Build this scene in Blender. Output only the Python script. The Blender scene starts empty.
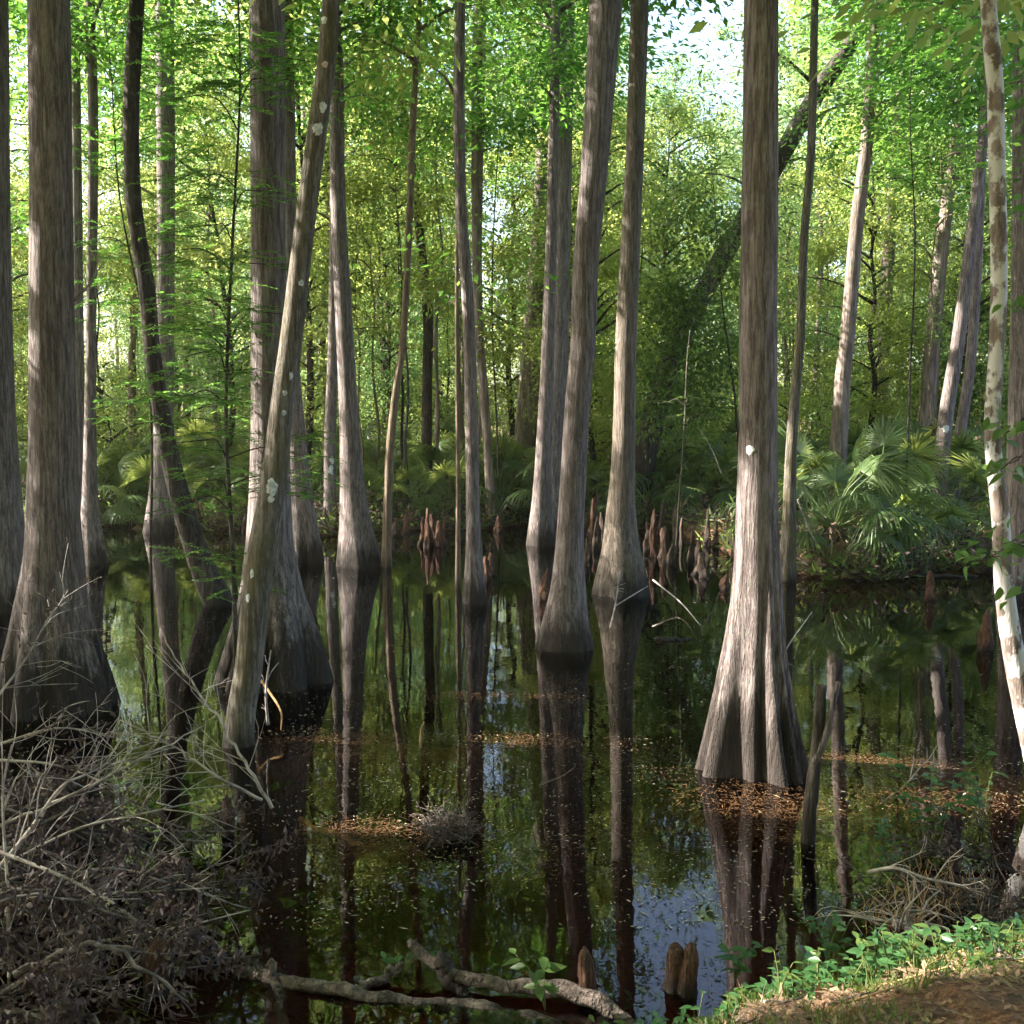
import bpy, math, random
import numpy as np
from mathutils import Vector
from mathutils.bvhtree import BVHTree

PI = math.pi
R = math.radians
C = bpy.context.scene.collection
rng = np.random.default_rng(11)
random.seed(11)

# ------------------------------------------------------------------ camera geometry
FPX, HY, CH = 1100.0, 416.0, 3.0
TH = math.atan((512 - HY) / FPX)
ct, st = math.cos(TH), math.sin(TH)

def ray(px, py):
    x, u = (px - 512) / FPX, (512 - py) / FPX
    return np.array([x, ct + u * st, -st + u * ct])

def at(px, py, Y):
    d = ray(px, py)
    return np.array([0, 0, CH]) + d * (Y / d[1])

def depth(py, z=0.0):
    d = ray(512, py)
    return (z - CH) / d[2] * d[1]

HAZE = .00035
SUN_EL = R(37)
SUN_AZ = np.array([-0.97, 0.146]); SUN_AZ /= np.linalg.norm(SUN_AZ)
S = np.array([SUN_AZ[0] * math.cos(SUN_EL), SUN_AZ[1] * math.cos(SUN_EL), math.sin(SUN_EL)])

# ------------------------------------------------------------------ objects
def tag(o, label=None, cat=None, group=None, kind=None):
    if label: o['label'] = label
    if cat: o['category'] = cat
    if group: o['group'] = group
    if kind: o['kind'] = kind
    return o

def empty(name, loc=(0, 0, 0), rz=0.0):
    o = bpy.data.objects.new(name, None)
    o.empty_display_size = 0.2
    o.location = loc
    o.rotation_euler = (0, 0, rz)
    C.objects.link(o)
    return o

def copy_tree(o, parent=None):
    c = o.copy(); C.objects.link(c)
    if parent: c.parent = parent
    for ch in o.children: copy_tree(ch, c)
    return c

def mesh_obj(name, V, F, mat, parent=None, smooth=True, loc=None, mi=None):
    """quads only; V (n,3) F (m,4)"""
    V = np.ascontiguousarray(V, dtype=np.float32); F = np.ascontiguousarray(F, dtype=np.int32)
    if loc is not None: V = V - np.asarray(loc, dtype=np.float32)
    me = bpy.data.meshes.new(name)
    me.vertices.add(len(V)); me.vertices.foreach_set('co', V.ravel())
    me.loops.add(len(F) * 4); me.loops.foreach_set('vertex_index', F.ravel())
    me.polygons.add(len(F)); me.polygons.foreach_set('loop_start', np.arange(0, len(F) * 4, 4, dtype=np.int32))
    me.polygons.foreach_set('use_smooth', np.full(len(F), smooth))
    for m in (mat if isinstance(mat, (list, tuple)) else [mat]): me.materials.append(m)
    if mi is not None: me.polygons.foreach_set('material_index', np.asarray(mi, dtype=np.int32))
    me.update()
    o = bpy.data.objects.new(name, me)
    if loc is not None: o.location = loc
    C.objects.link(o)
    if parent: o.parent = parent
    return o

class MB:
    def __init__(s): s.V, s.F, s.n = [], [], 0
    def add(s, V, F):
        if len(V) == 0: return
        s.V.append(np.asarray(V, float)); s.F.append(np.asarray(F, int) + s.n); s.n += len(V)
    def build(s, name, mat, parent=None, smooth=True, loc=None):
        return mesh_obj(name, np.concatenate(s.V), np.concatenate(s.F), mat, parent, smooth, loc)

def catmull(P, n):
    P = np.asarray(P, float)
    if len(P) == 2:
        t = np.linspace(0, 1, n)[:, None]; return P[0] * (1 - t) + P[1] * t
    Q = np.vstack([2 * P[0] - P[1], P, 2 * P[-1] - P[-2]])
    d = np.r_[0, np.cumsum(np.linalg.norm(np.diff(P[:, :3], axis=0), axis=1))]
    out = []
    for s in np.linspace(0, d[-1], n):
        i = min(np.searchsorted(d, s, side='right') - 1, len(P) - 2)
        t = (s - d[i]) / max(d[i + 1] - d[i], 1e-9)
        a, b, c, e = Q[i], Q[i + 1], Q[i + 2], Q[i + 3]
        # monotone-ish hermite with chord-scaled tangents
        m1 = (c - a) / max(d[i + 1] - (d[i - 1] if i > 0 else d[i] - (d[i + 1] - d[i])), 1e-9) * (d[i + 1] - d[i])
        nx = d[i + 2] if i + 2 < len(d) else d[i + 1] + (d[i + 1] - d[i])
        m2 = (e - b) / max(nx - d[i], 1e-9) * (d[i + 1] - d[i])
        t2, t3 = t * t, t * t * t
        out.append((2 * t3 - 3 * t2 + 1) * b + (t3 - 2 * t2 + t) * m1 + (-2 * t3 + 3 * t2) * c + (t3 - t2) * m2)
    return np.array(out)

def tube(P, rad, sides=8, mod=None):
    """P (n,3), rad (n,), mod (n,sides) radius factor; closed ends by tiny rings"""
    P = np.asarray(P, float); rad = np.asarray(rad, float); n = len(P)
    T = np.gradient(P, axis=0); T /= np.maximum(np.linalg.norm(T, axis=1, keepdims=True), 1e-9)
    ref = np.array([0, 1.0, 0]) if abs(T[:, 1]).mean() < 0.8 else np.array([1.0, 0, 0])
    U = np.cross(ref, T); U /= np.maximum(np.linalg.norm(U, axis=1, keepdims=True), 1e-9)
    W = np.cross(T, U)
    a = np.arange(sides) / sides * 2 * PI
    m = np.ones((n, sides)) if mod is None else mod
    r = rad[:, None] * m
    V = P[:, None, :] + (U[:, None, :] * np.cos(a)[None, :, None] + W[:, None, :] * np.sin(a)[None, :, None]) * r[:, :, None]
    P0, P1 = P[0] - T[0] * rad[0] * .15, P[-1] + T[-1] * rad[-1] * .4
    V = np.concatenate([P0 + (V[:1] - P[0]) * .02, V, P1 + (V[-1:] - P[-1]) * .05]); n += 2
    i = np.arange(n - 1)[:, None] * sides; j = np.arange(sides)[None, :]; k = (j + 1) % sides
    F = np.stack([i + j, i + k, i + sides + k, i + sides + j], -1).reshape(-1, 4)
    return V.reshape(-1, 3), F

def wob(n, k, amp):
    """smooth random 1d profile"""
    x = np.linspace(0, k, n); c = rng.normal(0, amp, int(k) + 3)
    i = x.astype(int); t = x - i; t = t * t * (3 - 2 * t)
    return c[i] * (1 - t) + c[i + 1] * t

def rand_dirs(n):
    v = rng.normal(size=(n, 3)); return v / np.linalg.norm(v, axis=1, keepdims=True)

def norm(v): return v / np.maximum(np.linalg.norm(v, axis=-1, keepdims=True), 1e-9)

def leaves(P, D, N, L, W):
    """one rhombic, lightly cupped blade per point"""
    n = len(P); L = np.broadcast_to(L, n)[:, None]; W = np.broadcast_to(W, n)[:, None]
    D = norm(D); Sd = norm(np.cross(D, N)); N = np.cross(Sd, D)
    mid = P + D * L * .45
    V = np.stack([P, mid + Sd * W * .5 + N * W * .12, P + D * L, mid - Sd * W * .5 + N * W * .12], 1).reshape(-1, 3)
    return V, np.arange(n * 4).reshape(-1, 4)

def broad(P, D, N, L, W, droop=.15):
    """ovate blade with a folded midrib: 5 rows x 3 columns"""
    n = len(P); L = np.broadcast_to(L, n)[:, None]; W = np.broadcast_to(W, n)[:, None]
    D = norm(D); Sd = norm(np.cross(D, N)); N = np.cross(Sd, D)
    t = [0, .18, .42, .72, 1.0]; w = [.06, .75, 1.0, .62, .03]
    rows = []
    for a, b in zip(t, w):
        c = P + D * L * a - N * L * droop * a * a
        rows += [c + Sd * W * .5 * b + N * W * .14 * b, c, c - Sd * W * .5 * b + N * W * .14 * b]
    V = np.stack(rows, 1).reshape(-1, 3)
    q = np.array([[3 * r + c, 3 * r + c + 1, 3 * r + c + 4, 3 * r + c + 3] for r in range(4) for c in range(2)])
    F = (np.arange(n)[:, None, None] * 15 + q[None]).reshape(-1, 4)
    return V, F

# ------------------------------------------------------------------ materials
def new_mat(name):
    m = bpy.data.materials.new(name); m.use_nodes = True
    nt = m.node_tree; nt.nodes.clear()
    return m, nt

def N_(nt, typ, **kw):
    n = nt.nodes.new(typ)
    for k, v in kw.items():
        if k.startswith('i_'):
            key = k[2:]; key = int(key) if key.isdigit() else key
            n.inputs[key].default_value = v
        else: setattr(n, k, v)
    return n

def mixc(nt, fac, a, b, blend='MIX'):
    n = nt.nodes.new('ShaderNodeMix'); n.data_type = 'RGBA'; n.blend_type = blend
    for sock, val in ((n.inputs[0], fac), (n.inputs[6], a), (n.inputs[7], b)):
        if hasattr(val, 'is_output'): nt.links.new(val, sock)
        elif isinstance(val, (int, float)): sock.default_value = val
        else: sock.default_value = (*val, 1) if len(val) == 3 else val
    return n.outputs[2]

def mathn(nt, op, a, b=None, c=None, clamp=False):
    n = nt.nodes.new('ShaderNodeMath'); n.operation = op; n.use_clamp = clamp
    for i, v in enumerate((a, b, c)):
        if v is None: continue
        if hasattr(v, 'is_output'): nt.links.new(v, n.inputs[i])
        else: n.inputs[i].default_value = v
    return n.outputs[0]

def ramp(nt, val, lo, hi):
    n = nt.nodes.new('ShaderNodeMapRange'); n.interpolation_type = 'SMOOTHSTEP'
    nt.links.new(val, n.inputs[0]); n.inputs[1].default_value = lo; n.inputs[2].default_value = hi
    return n.outputs[0]

def noise(nt, co, scale, sx=1, sz=1, detail=4, rough=.6):
    mp = nt.nodes.new('ShaderNodeMapping'); mp.inputs['Scale'].default_value = (sx, sx, sz)
    nt.links.new(co, mp.inputs[0])
    n = nt.nodes.new('ShaderNodeTexNoise'); n.inputs['Scale'].default_value = scale
    n.inputs['Detail'].default_value = detail; n.inputs['Roughness'].default_value = rough
    nt.links.new(mp.outputs[0], n.inputs['Vector'])
    return n.outputs[0]

def coords(nt):
    tc = nt.nodes.new('ShaderNodeTexCoord'); oi = nt.nodes.new('ShaderNodeObjectInfo')
    sc = nt.nodes.new('ShaderNodeVectorMath'); sc.operation = 'SCALE'
    cb = nt.nodes.new('ShaderNodeCombineXYZ')
    for i in range(3): nt.links.new(oi.outputs['Random'], cb.inputs[i])
    nt.links.new(cb.outputs[0], sc.inputs[0]); sc.inputs['Scale'].default_value = 37.0
    ad = nt.nodes.new('ShaderNodeVectorMath'); ad.operation = 'ADD'
    nt.links.new(tc.outputs['Object'], ad.inputs[0]); nt.links.new(sc.outputs[0], ad.inputs[1])
    return tc.outputs['Object'], ad.outputs[0], oi.outputs['Random']

def bark(name, dark, light, pale=(.33, .31, .30), pale_amt=.25, moss=0., moss_col=(.11, .10, .035), stain=.5, scale=30, squash=.12, bump=1.0, blotch=None):
    m, nt = new_mat(name)
    raw, co, rnd = coords(nt)
    fis = noise(nt, co, scale, 1, squash, 6, .68)
    fine = noise(nt, co, scale * 4, 1, squash * 1.6, 3, .6)
    cross = noise(nt, co, 12, .8, .7, 5, .7)
    big = noise(nt, co, 1.3, 1, .5, 4)
    f = mathn(nt, 'ADD', mathn(nt, 'MULTIPLY', fis, .72), mathn(nt, 'MULTIPLY', fine, .28))
    col = mixc(nt, ramp(nt, f, .36, .64), dark, light)
    col = mixc(nt, mathn(nt, 'MULTIPLY', ramp(nt, big, .35, .7), .45), col, mixc(nt, .5, col, (.10, .072, .058)))
    pm = mathn(nt, 'MULTIPLY', ramp(nt, mathn(nt, 'ADD', mathn(nt, 'MULTIPLY', cross, .5), mathn(nt, 'MULTIPLY', fis, .5)), .52, .68), pale_amt)
    col = mixc(nt, pm, col, pale)
    ck = noise(nt, co, scale * .5, 1, squash * .55, 5, .6)
    ck = ramp(nt, mathn(nt, 'ABSOLUTE', mathn(nt, 'SUBTRACT', ck, .5)), 0, .05)
    col = mixc(nt, mathn(nt, 'MULTIPLY', mathn(nt, 'SUBTRACT', 1.0, ck), .6), col, tuple(c * .55 for c in dark))
    gl = noise(nt, co, 5, 1, .7, 6, .75)
    col = mixc(nt, mathn(nt, 'MULTIPLY', ramp(nt, gl, .57, .70), .45), col, (.27, .28, .235))
    f = mathn(nt, 'ADD', f, mathn(nt, 'MULTIPLY', ck, .25))
    if moss > 0:
        mm = noise(nt, co, 3.0, 1, .45, 5, .7)
        col = mixc(nt, mathn(nt, 'MULTIPLY', ramp(nt, mm, .60 - .22 * moss, .74 - .18 * moss), min(1, moss + .15)), col, moss_col)
    if blotch:
        bb = noise(nt, co, 5.5, 1, .75, 5, .62)
        col = mixc(nt, ramp(nt, bb, .455, .53), col, blotch)
    if stain > 0:
        sep = nt.nodes.new('ShaderNodeSeparateXYZ'); nt.links.new(raw, sep.inputs[0])
        streak = noise(nt, co, 11, 1, .045, 6, .7)
        edge = mathn(nt, 'ADD', -stain * .2, mathn(nt, 'MULTIPLY', streak, stain * 2.1))
        wet = ramp(nt, mathn(nt, 'SUBTRACT', edge, sep.outputs[2]), -.16, .26)
        col = mixc(nt, mathn(nt, 'MULTIPLY', wet, .9), col, (.024, .019, .016))
    b = N_(nt, 'ShaderNodeBump', i_Strength=bump, i_Distance=.03)
    nt.links.new(f, b.inputs['Height'])
    p = N_(nt, 'ShaderNodeBsdfPrincipled', i_Roughness=.85)
    p.inputs['Specular IOR Level'].default_value = .25
    nt.links.new(col, p.inputs['Base Color']); nt.links.new(b.outputs[0], p.inputs['Normal'])
    o = nt.nodes.new('ShaderNodeOutputMaterial'); nt.links.new(p.outputs[0], o.inputs[0])
    return m

def leaf_mat(name, c1, c2, t1, t2, trans=.45, rough=.5):
    m, nt = new_mat(name)
    g = nt.nodes.new('ShaderNodeNewGeometry'); oi = nt.nodes.new('ShaderNodeObjectInfo')
    r = mathn(nt, 'FRACT', mathn(nt, 'ADD', g.outputs['Random Per Island'], 0))
    w = mathn(nt, 'ADD', mathn(nt, 'MULTIPLY', r, .6), mathn(nt, 'MULTIPLY', oi.outputs['Random'], .4))
    col = mixc(nt, w, c1, c2); tcol = mixc(nt, w, t1, t2)
    p = N_(nt, 'ShaderNodeBsdfPrincipled', i_Roughness=rough)
    p.inputs['Specular IOR Level'].default_value = .35
    nt.links.new(col, p.inputs['Base Color'])
    t = nt.nodes.new('ShaderNodeBsdfTranslucent'); nt.links.new(tcol, t.inputs[0])
    mx = nt.nodes.new('ShaderNodeMixShader'); mx.inputs[0].default_value = trans
    nt.links.new(p.outputs[0], mx.inputs[1]); nt.links.new(t.outputs[0], mx.inputs[2])
    o = nt.nodes.new('ShaderNodeOutputMaterial'); nt.links.new(mx.outputs[0], o.inputs[0])
    return m

def mottled(name, a, b, scale=8, rough=.9, bump=.3, lo=.35, hi=.65, sz=1):
    m, nt = new_mat(name)
    raw, co, rnd = coords(nt)
    n = noise(nt, co, scale, 1, sz, 6, .65)
    col = mixc(nt, ramp(nt, n, lo, hi), a, b)
    bm = N_(nt, 'ShaderNodeBump', i_Strength=bump, i_Distance=.02); nt.links.new(n, bm.inputs['Height'])
    p = N_(nt, 'ShaderNodeBsdfPrincipled', i_Roughness=rough)
    p.inputs['Specular IOR Level'].default_value = .25
    nt.links.new(col, p.inputs['Base Color']); nt.links.new(bm.outputs[0], p.inputs['Normal'])
    o = nt.nodes.new('ShaderNodeOutputMaterial'); nt.links.new(p.outputs[0], o.inputs[0])
    return m

M = {}
M['cypress'] = bark('cypress_bark', (.105, .083, .08), (.295, .25, .246), pale_amt=.4)
M['cypress_wet'] = bark('wet_footed_cypress_bark', (.105, .083, .08), (.295, .25, .246), pale_amt=.4, stain=.78)
M['cypress_far'] = bark('cypress_bark_sunny', (.13, .10, .085), (.32, .26, .235), pale_amt=.4, stain=.4, scale=12)
M['mossy'] = bark('mossy_bark', (.085, .072, .055), (.24, .215, .185), moss=.6, moss_col=(.115, .10, .05), pale_amt=.6, stain=.22)
M['part_moss'] = bark('greenish_cypress_bark', (.10, .08, .062), (.25, .21, .18), moss=.35, pale_amt=.3, stain=.5)
M['dark'] = bark('dark_bark', (.024, .019, .016), (.085, .07, .06), pale_amt=.25, stain=.25, scale=12, squash=.14)
M['birch'] = bark('pale_blotched_bark', (.16, .12, .105), (.27, .22, .2), pale_amt=.3, stain=0, scale=10, squash=.3, blotch=(.56, .54, .54), bump=.35)
M['tan'] = bark('tan_bark', (.14, .10, .07), (.30, .23, .16), pale_amt=.3, stain=.25)
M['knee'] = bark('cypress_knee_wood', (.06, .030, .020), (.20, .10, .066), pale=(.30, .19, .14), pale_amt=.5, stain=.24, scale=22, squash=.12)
M['darkknee'] = bark('shaded_knee_wood', (.03, .022, .018), (.13, .085, .065), pale_amt=.3, stain=.28, scale=22, squash=.12)  # knee wood again with shade put into the colour, for unlit knees
M['log'] = bark('rotting_log_bark', (.03, .024, .021), (.17, .135, .12), pale=(.30, .26, .24), pale_amt=.5, stain=0, scale=13, squash=.9, bump=1.0)
M['twig'] = mottled('dead_grey_twig', (.20, .165, .15), (.46, .41, .385), 12, bump=.1)
M['tanwood'] = mottled('tan_dead_wood', (.22, .12, .055), (.50, .33, .17), 9, bump=.2)
M['lichen'] = mottled('white_lichen', (.40, .43, .44), (.72, .75, .77), 24, bump=.4)
M['pinklichen'] = mottled('pink_lichen', (.5, .36, .35), (.66, .52, .5), 30, bump=.4)
M['greytwig'] = mottled('weathered_twig', (.07, .058, .057), (.24, .205, .205), 12, bump=.1)
M['deadleaf'] = leaf_mat('dead_brown_leaf', (.028, .020, .022), (.11, .078, .08), (.08, .05, .03), (.14, .09, .06), .15, .7)
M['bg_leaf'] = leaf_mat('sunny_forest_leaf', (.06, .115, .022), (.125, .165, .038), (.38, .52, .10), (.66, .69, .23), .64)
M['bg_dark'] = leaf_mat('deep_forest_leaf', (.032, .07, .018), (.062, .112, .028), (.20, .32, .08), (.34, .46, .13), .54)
M['blue_leaf'] = leaf_mat('bluish_forest_leaf', (.045, .105, .04), (.085, .155, .06), (.23, .42, .15), (.40, .56, .22), .58)
M['needle'] = leaf_mat('cypress_needle', (.045, .12, .026), (.08, .165, .04), (.14, .38, .05), (.29, .50, .085), .5)
M['palm'] = leaf_mat('palmetto_leaf', (.055, .105, .04), (.11, .16, .065), (.24, .33, .07), (.40, .45, .11), .4, .36)
M['drypalm'] = leaf_mat('dry_palmetto_leaf', (.14, .095, .055), (.28, .20, .12), (.2, .12, .05), (.26, .18, .08), .2, .6)
M['seedling'] = leaf_mat('seedling_leaf', (.045, .09, .025), (.085, .13, .035), (.14, .29, .05), (.26, .38, .08), .42, .45)
M['nearleaf'] = leaf_mat('shade_shrub_leaf', (.03, .085, .03), (.05, .12, .04), (.07, .22, .05), (.12, .28, .06), .4, .4)
M['grass'] = leaf_mat('bank_grass', (.05, .10, .02), (.10, .14, .035), (.12, .2, .03), (.2, .25, .05), .35)
M['litter'] = leaf_mat('fallen_needle_litter', (.05, .025, .016), (.36, .24, .15), (.12, .06, .03), (.2, .1, .05), .1, .8)
M['float'] = leaf_mat('floating_flake', (.10, .09, .05), (.45, .40, .29), (.1, .12, .03), (.2, .2, .1), .1, .6)
M['needles'] = leaf_mat('sunlit_shallows_needles', (.045, .024, .012), (.17, .09, .04), (.12, .06, .02), (.2, .1, .03), .1, .6)  # flake colour carries the amber of sunlit tannin water
M['stemgreen'] = mottled('green_stem', (.06, .08, .025), (.13, .14, .05), 10)

def ground_mat():
    m, nt = new_mat('swamp_soil')
    raw, co, rnd = coords(nt)
    a = noise(nt, raw, 3.0, 1, 1, 6, .7); b = noise(nt, raw, 26, 1, 1, 5, .7); c = noise(nt, raw, .5, 1, 1, 3, .6)
    col = mixc(nt, ramp(nt, b, .35, .68), (.06, .032, .02), (.24, .125, .075))
    col = mixc(nt, ramp(nt, a, .45, .72), col, (.075, .055, .04))
    col = mixc(nt, mathn(nt, 'MULTIPLY', ramp(nt, c, .5, .7), .5), col, (.05, .06, .022))
    bm = N_(nt, 'ShaderNodeBump', i_Strength=.6, i_Distance=.04); nt.links.new(b, bm.inputs['Height'])
    p = N_(nt, 'ShaderNodeBsdfPrincipled', i_Roughness=.95)
    p.inputs['Specular IOR Level'].default_value = .15
    nt.links.new(col, p.inputs['Base Color']); nt.links.new(bm.outputs[0], p.inputs['Normal'])
    o = nt.nodes.new('ShaderNodeOutputMaterial'); nt.links.new(p.outputs[0], o.inputs[0])
    return m
M['soil'] = ground_mat()

def water_mat():
    m, nt = new_mat('tannin_water')
    tc = nt.nodes.new('ShaderNodeTexCoord')
    n1 = noise(nt, tc.outputs['Object'], 5.0, 1, 1, 3, .5); n2 = noise(nt, tc.outputs['Object'], 1.1, 1, 1, 2, .5)
    h = mathn(nt, 'ADD', mathn(nt, 'MULTIPLY', n1, .35), n2)
    bm = N_(nt, 'ShaderNodeBump', i_Strength=.06, i_Distance=.03); nt.links.new(h, bm.inputs['Height'])
    fr = N_(nt, 'ShaderNodeFresnel', i_IOR=1.34); nt.links.new(bm.outputs[0], fr.inputs['Normal'])
    gl = N_(nt, 'ShaderNodeBsdfGlossy', i_Roughness=.0); nt.links.new(bm.outputs[0], gl.inputs['Normal'])
    gl.inputs['Color'].default_value = (1, 1, 1, 1)
    tr = nt.nodes.new('ShaderNodeBsdfTransparent')
    mx = nt.nodes.new('ShaderNodeMixShader')
    nt.links.new(fr.outputs[0], mx.inputs[0]); nt.links.new(tr.outputs[0], mx.inputs[1]); nt.links.new(gl.outputs[0], mx.inputs[2])
    va = nt.nodes.new('ShaderNodeVolumeAbsorption'); va.inputs['Color'].default_value = (.70, .36, .05, 1); va.inputs['Density'].default_value = 3.6
    o = nt.nodes.new('ShaderNodeOutputMaterial'); nt.links.new(mx.outputs[0], o.inputs[0]); nt.links.new(va.outputs[0], o.inputs[1])
    return m
M['water'] = water_mat()

# ------------------------------------------------------------------ ground and water
def sstep(a, b, x):
    t = np.clip((x - a) / (b - a), 0, 1); return t * t * (3 - 2 * t)

def near_edge(x):
    return np.interp(x, [-9, -3, -1.6, -.6, .2, .6, 1.0, 1.8, 2.9, 4.5, 9], [5.0, 4.6, 4.6, 4.7, 4.75, 4.8, 5.0, 5.5, 5.95, 6.7, 9.5]) + .06 * np.sin(x * 7) + .04 * np.sin(x * 17 + 1) + .03 * np.sin(x * 31)

def far_edge(x):
    return 29.0 + .9 * np.sin(x * .55 + 1) + .4 * np.sin(x * 1.7) - 7.7 * sstep(4.0, 5.4, x) + 3.0 * sstep(-13, -9, -x * 0 + x * -1 - 0) * 0

hum = [(750, 792, .55, .42), (870, 768, .9, .46), (930, 772, .5, .42), (390, 832, .55, .44), (330, 740, .7, .40), (400, 745, .6, .38), (820, 800, .5, .40), (690, 770, .4, .3), (480, 730, .6, .36), (130, 625, .9, .42), (300, 715, .7, .35), (1000, 770, .7, .38)]
HUM = [(at(px, py, depth(py))[0], depth(py), r, h) for px, py, r, h in hum]

def gz(x, y):
    x = np.asarray(x, float); y = np.asarray(y, float)
    t = np.clip(near_edge(x) - y, -200, 200)
    zn = np.where(t > 0, .26 * (1 - np.exp(-t / .35)) + .30 * t, -.55 * (1 - np.exp(t / .9)))
    s = np.clip(y - far_edge(x), -200, 900)
    zf = np.where(s > 0, .32 * (1 - np.exp(-s / .9)) + .012 * s, -.55 * (1 - np.exp(s / 2.0)))
    z = np.maximum(zn, zf)
    for hx, hy, r, h in HUM:
        z = z + h * np.exp(-(((x - hx) / (r * 1.3)) ** 2 + ((y - hy) / (r * .55)) ** 2)) * (z < -.2)
    z = np.where((y > near_edge(x) + .25) & (y < far_edge(x) - .6), np.minimum(z, -.10), z)
    z = z + .035 * np.sin(x * 2.3 + y * 1.1) * np.sin(y * 1.9 - x) + .02 * np.sin(x * 6.1) * np.sin(y * 5.3)
    return z

def axis(parts):
    out = []
    for a, b, s in parts: out += list(np.arange(a, b, s))
    return np.array(out + [parts[-1][1]])
gx = axis([(-600, -60, 60), (-60, -14, 2.3), (-14, -4, .4), (-4, 4, .08), (4, 14, .25), (14, 60, 2.3), (60, 601, 60)])
gy = axis([(-600, -40, 70), (-40, 2, 1.5), (2, 12, .09), (12, 46, .4), (46, 100, 4), (100, 901, 80)])
X, Y = np.meshgrid(gx, gy)
Vg = np.stack([X, Y, gz(X, Y)], -1).reshape(-1, 3)
ny, nx = X.shape
i = np.arange(ny - 1)[:, None] * nx; j = np.arange(nx - 1)[None, :]
Fg = np.stack([i + j, i + j + 1, i + nx + j + 1, i + nx + j], -1).reshape(-1, 4)
tag(mesh_obj('ground', Vg, Fg, M['soil']), kind='structure')

wx0, wx1, wy0, wy1 = -90, 90, 3.2, 36
wv = np.array([[wx0, wy0, 0], [wx1, wy0, 0], [wx1, wy1, 0], [wx0, wy1, 0], [wx0, wy0, -1.6], [wx1, wy0, -1.6], [wx1, wy1, -1.6], [wx0, wy1, -1.6]], float)
wf = [[0, 1, 2, 3], [7, 6, 5, 4], [0, 4, 5, 1], [1, 5, 6, 2], [2, 6, 7, 3], [3, 7, 4, 0]]
tag(mesh_obj('water', wv, wf, M['water'], smooth=False), kind='structure')

# ------------------------------------------------------------------ gaps in the canopy where sun comes through
GAP = []
def gap(px, py, Y, r): GAP.append((at(px, py, Y), r))

def carve(P):
    keep = np.ones(len(P), bool)
    for q, r in GAP:
        d = P - q; t = d @ S
        dist = np.linalg.norm(d - t[:, None] * S, axis=1)
        keep &= ~((t > 0.35) & (dist < r))
    return keep

dT20 = depth(778)
for py in (500, 540, 585, 630, 680, 730, 775): gap(726, py, dT20 - .2, .55)
gap(760, 800, depth(800), .5); gap(870, 768, depth(768), .45); gap(930, 775, depth(775), .3); gap(395, 830, depth(830), .4)
gap(640, 740, depth(740), .3)
for px, py in ((830, 1000), (880, 985), (930, 970), (985, 955), (1010, 975), (950, 1000), (760, 1015)): gap(px, py, depth(py, .30), .34)
for py in (150, 190, 230, 270, 310, 350, 390): gap(857 - (py - 222) * .08, py, 29, .55)
for py in (100, 160, 220, 280, 340, 400, 440): gap(549 - (py - 100) * .02, py, 26.5, .5); gap(534 - (py - 290) * .05, py, 36, .6)
for py in (60, 140, 220, 300, 380, 460): gap(156, py, 28, .4)
for px, py, Y_ in ((945, 215, 33), (937, 280, 33), (950, 390, 26), (960, 330, 26), (893, 200, 38), (460, 300, 17.8), (468, 420, 17.8)): gap(px, py, Y_, .5)
for py in (470, 520, 600, 660): gap(1000 + (py - 511) * .1, py, 8.4, .16)
for px, py in ((840, 985), (900, 972), (960, 960), (990, 985), (870, 1000)): gap(px, py, depth(py, .30), .28)
for px, py in ((545, 975), (585, 985), (620, 1005)): gap(px, py, 5.3, .12)
for py in (330, 365, 400, 430): gap(617, py, depth(595), .3)
for py in (140, 200, 300, 400, 470): gap(545, py, 27, .35)
for py in (400, 450, 500, 540): gap(341, py, depth(568), .3)
for py in (300, 360, 420, 470, 520): gap(252, py, depth(685), .25)
for py in (210, 170): gap(590, py, depth(648), .15)
gap(430, 525, 28.5, .6); gap(655, 520, 26, .5); gap(485, 455, 30, .7); gap(580, 490, 28, .4)
gap(790, 440, 20, .35); gap(790, 480, 20, .35); gap(560, 770, 10, .3)
gap(820, 578, 20.7, .4)
for px, py, Y_, r_ in ((885, 500, 21.5, .5), (835, 450, 21.6, .4), (930, 515, 22, .55), (960, 540, 22, .4), (860, 540, 21.4, .4), (130, 390, 35, .7), (95, 400, 33, .6), (500, 430, 33, .6), (720, 440, 32, .5), (640, 470, 32, .5)): gap(px, py, Y_, r_)
gap(470, 690, depth(690), .3); gap(270, 690, 10, .15)
gap(670, 985, 5.6, .10)
gap(820, 700, 8.1, .12)

# ------------------------------------------------------------------ trees
def crown_build(root, V, F, lm, leafmat, barkmat, o=(0, 0, 0), name='crown'):
    """leaf blades and the limbs that carry them, one mesh, two materials"""
    o = np.asarray(o, float)
    LV = np.concatenate(lm.V) if lm.V else np.zeros((0, 3)); LF = np.concatenate(lm.F) if lm.F else np.zeros((0, 4), int)
    return mesh_obj(name, np.concatenate([V, LV]) - o, np.concatenate([F, LF + len(V)]), [M[leafmat], M[barkmat]], root, True, mi=np.r_[np.zeros(len(F), int), np.ones(len(LF), int)])

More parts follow.
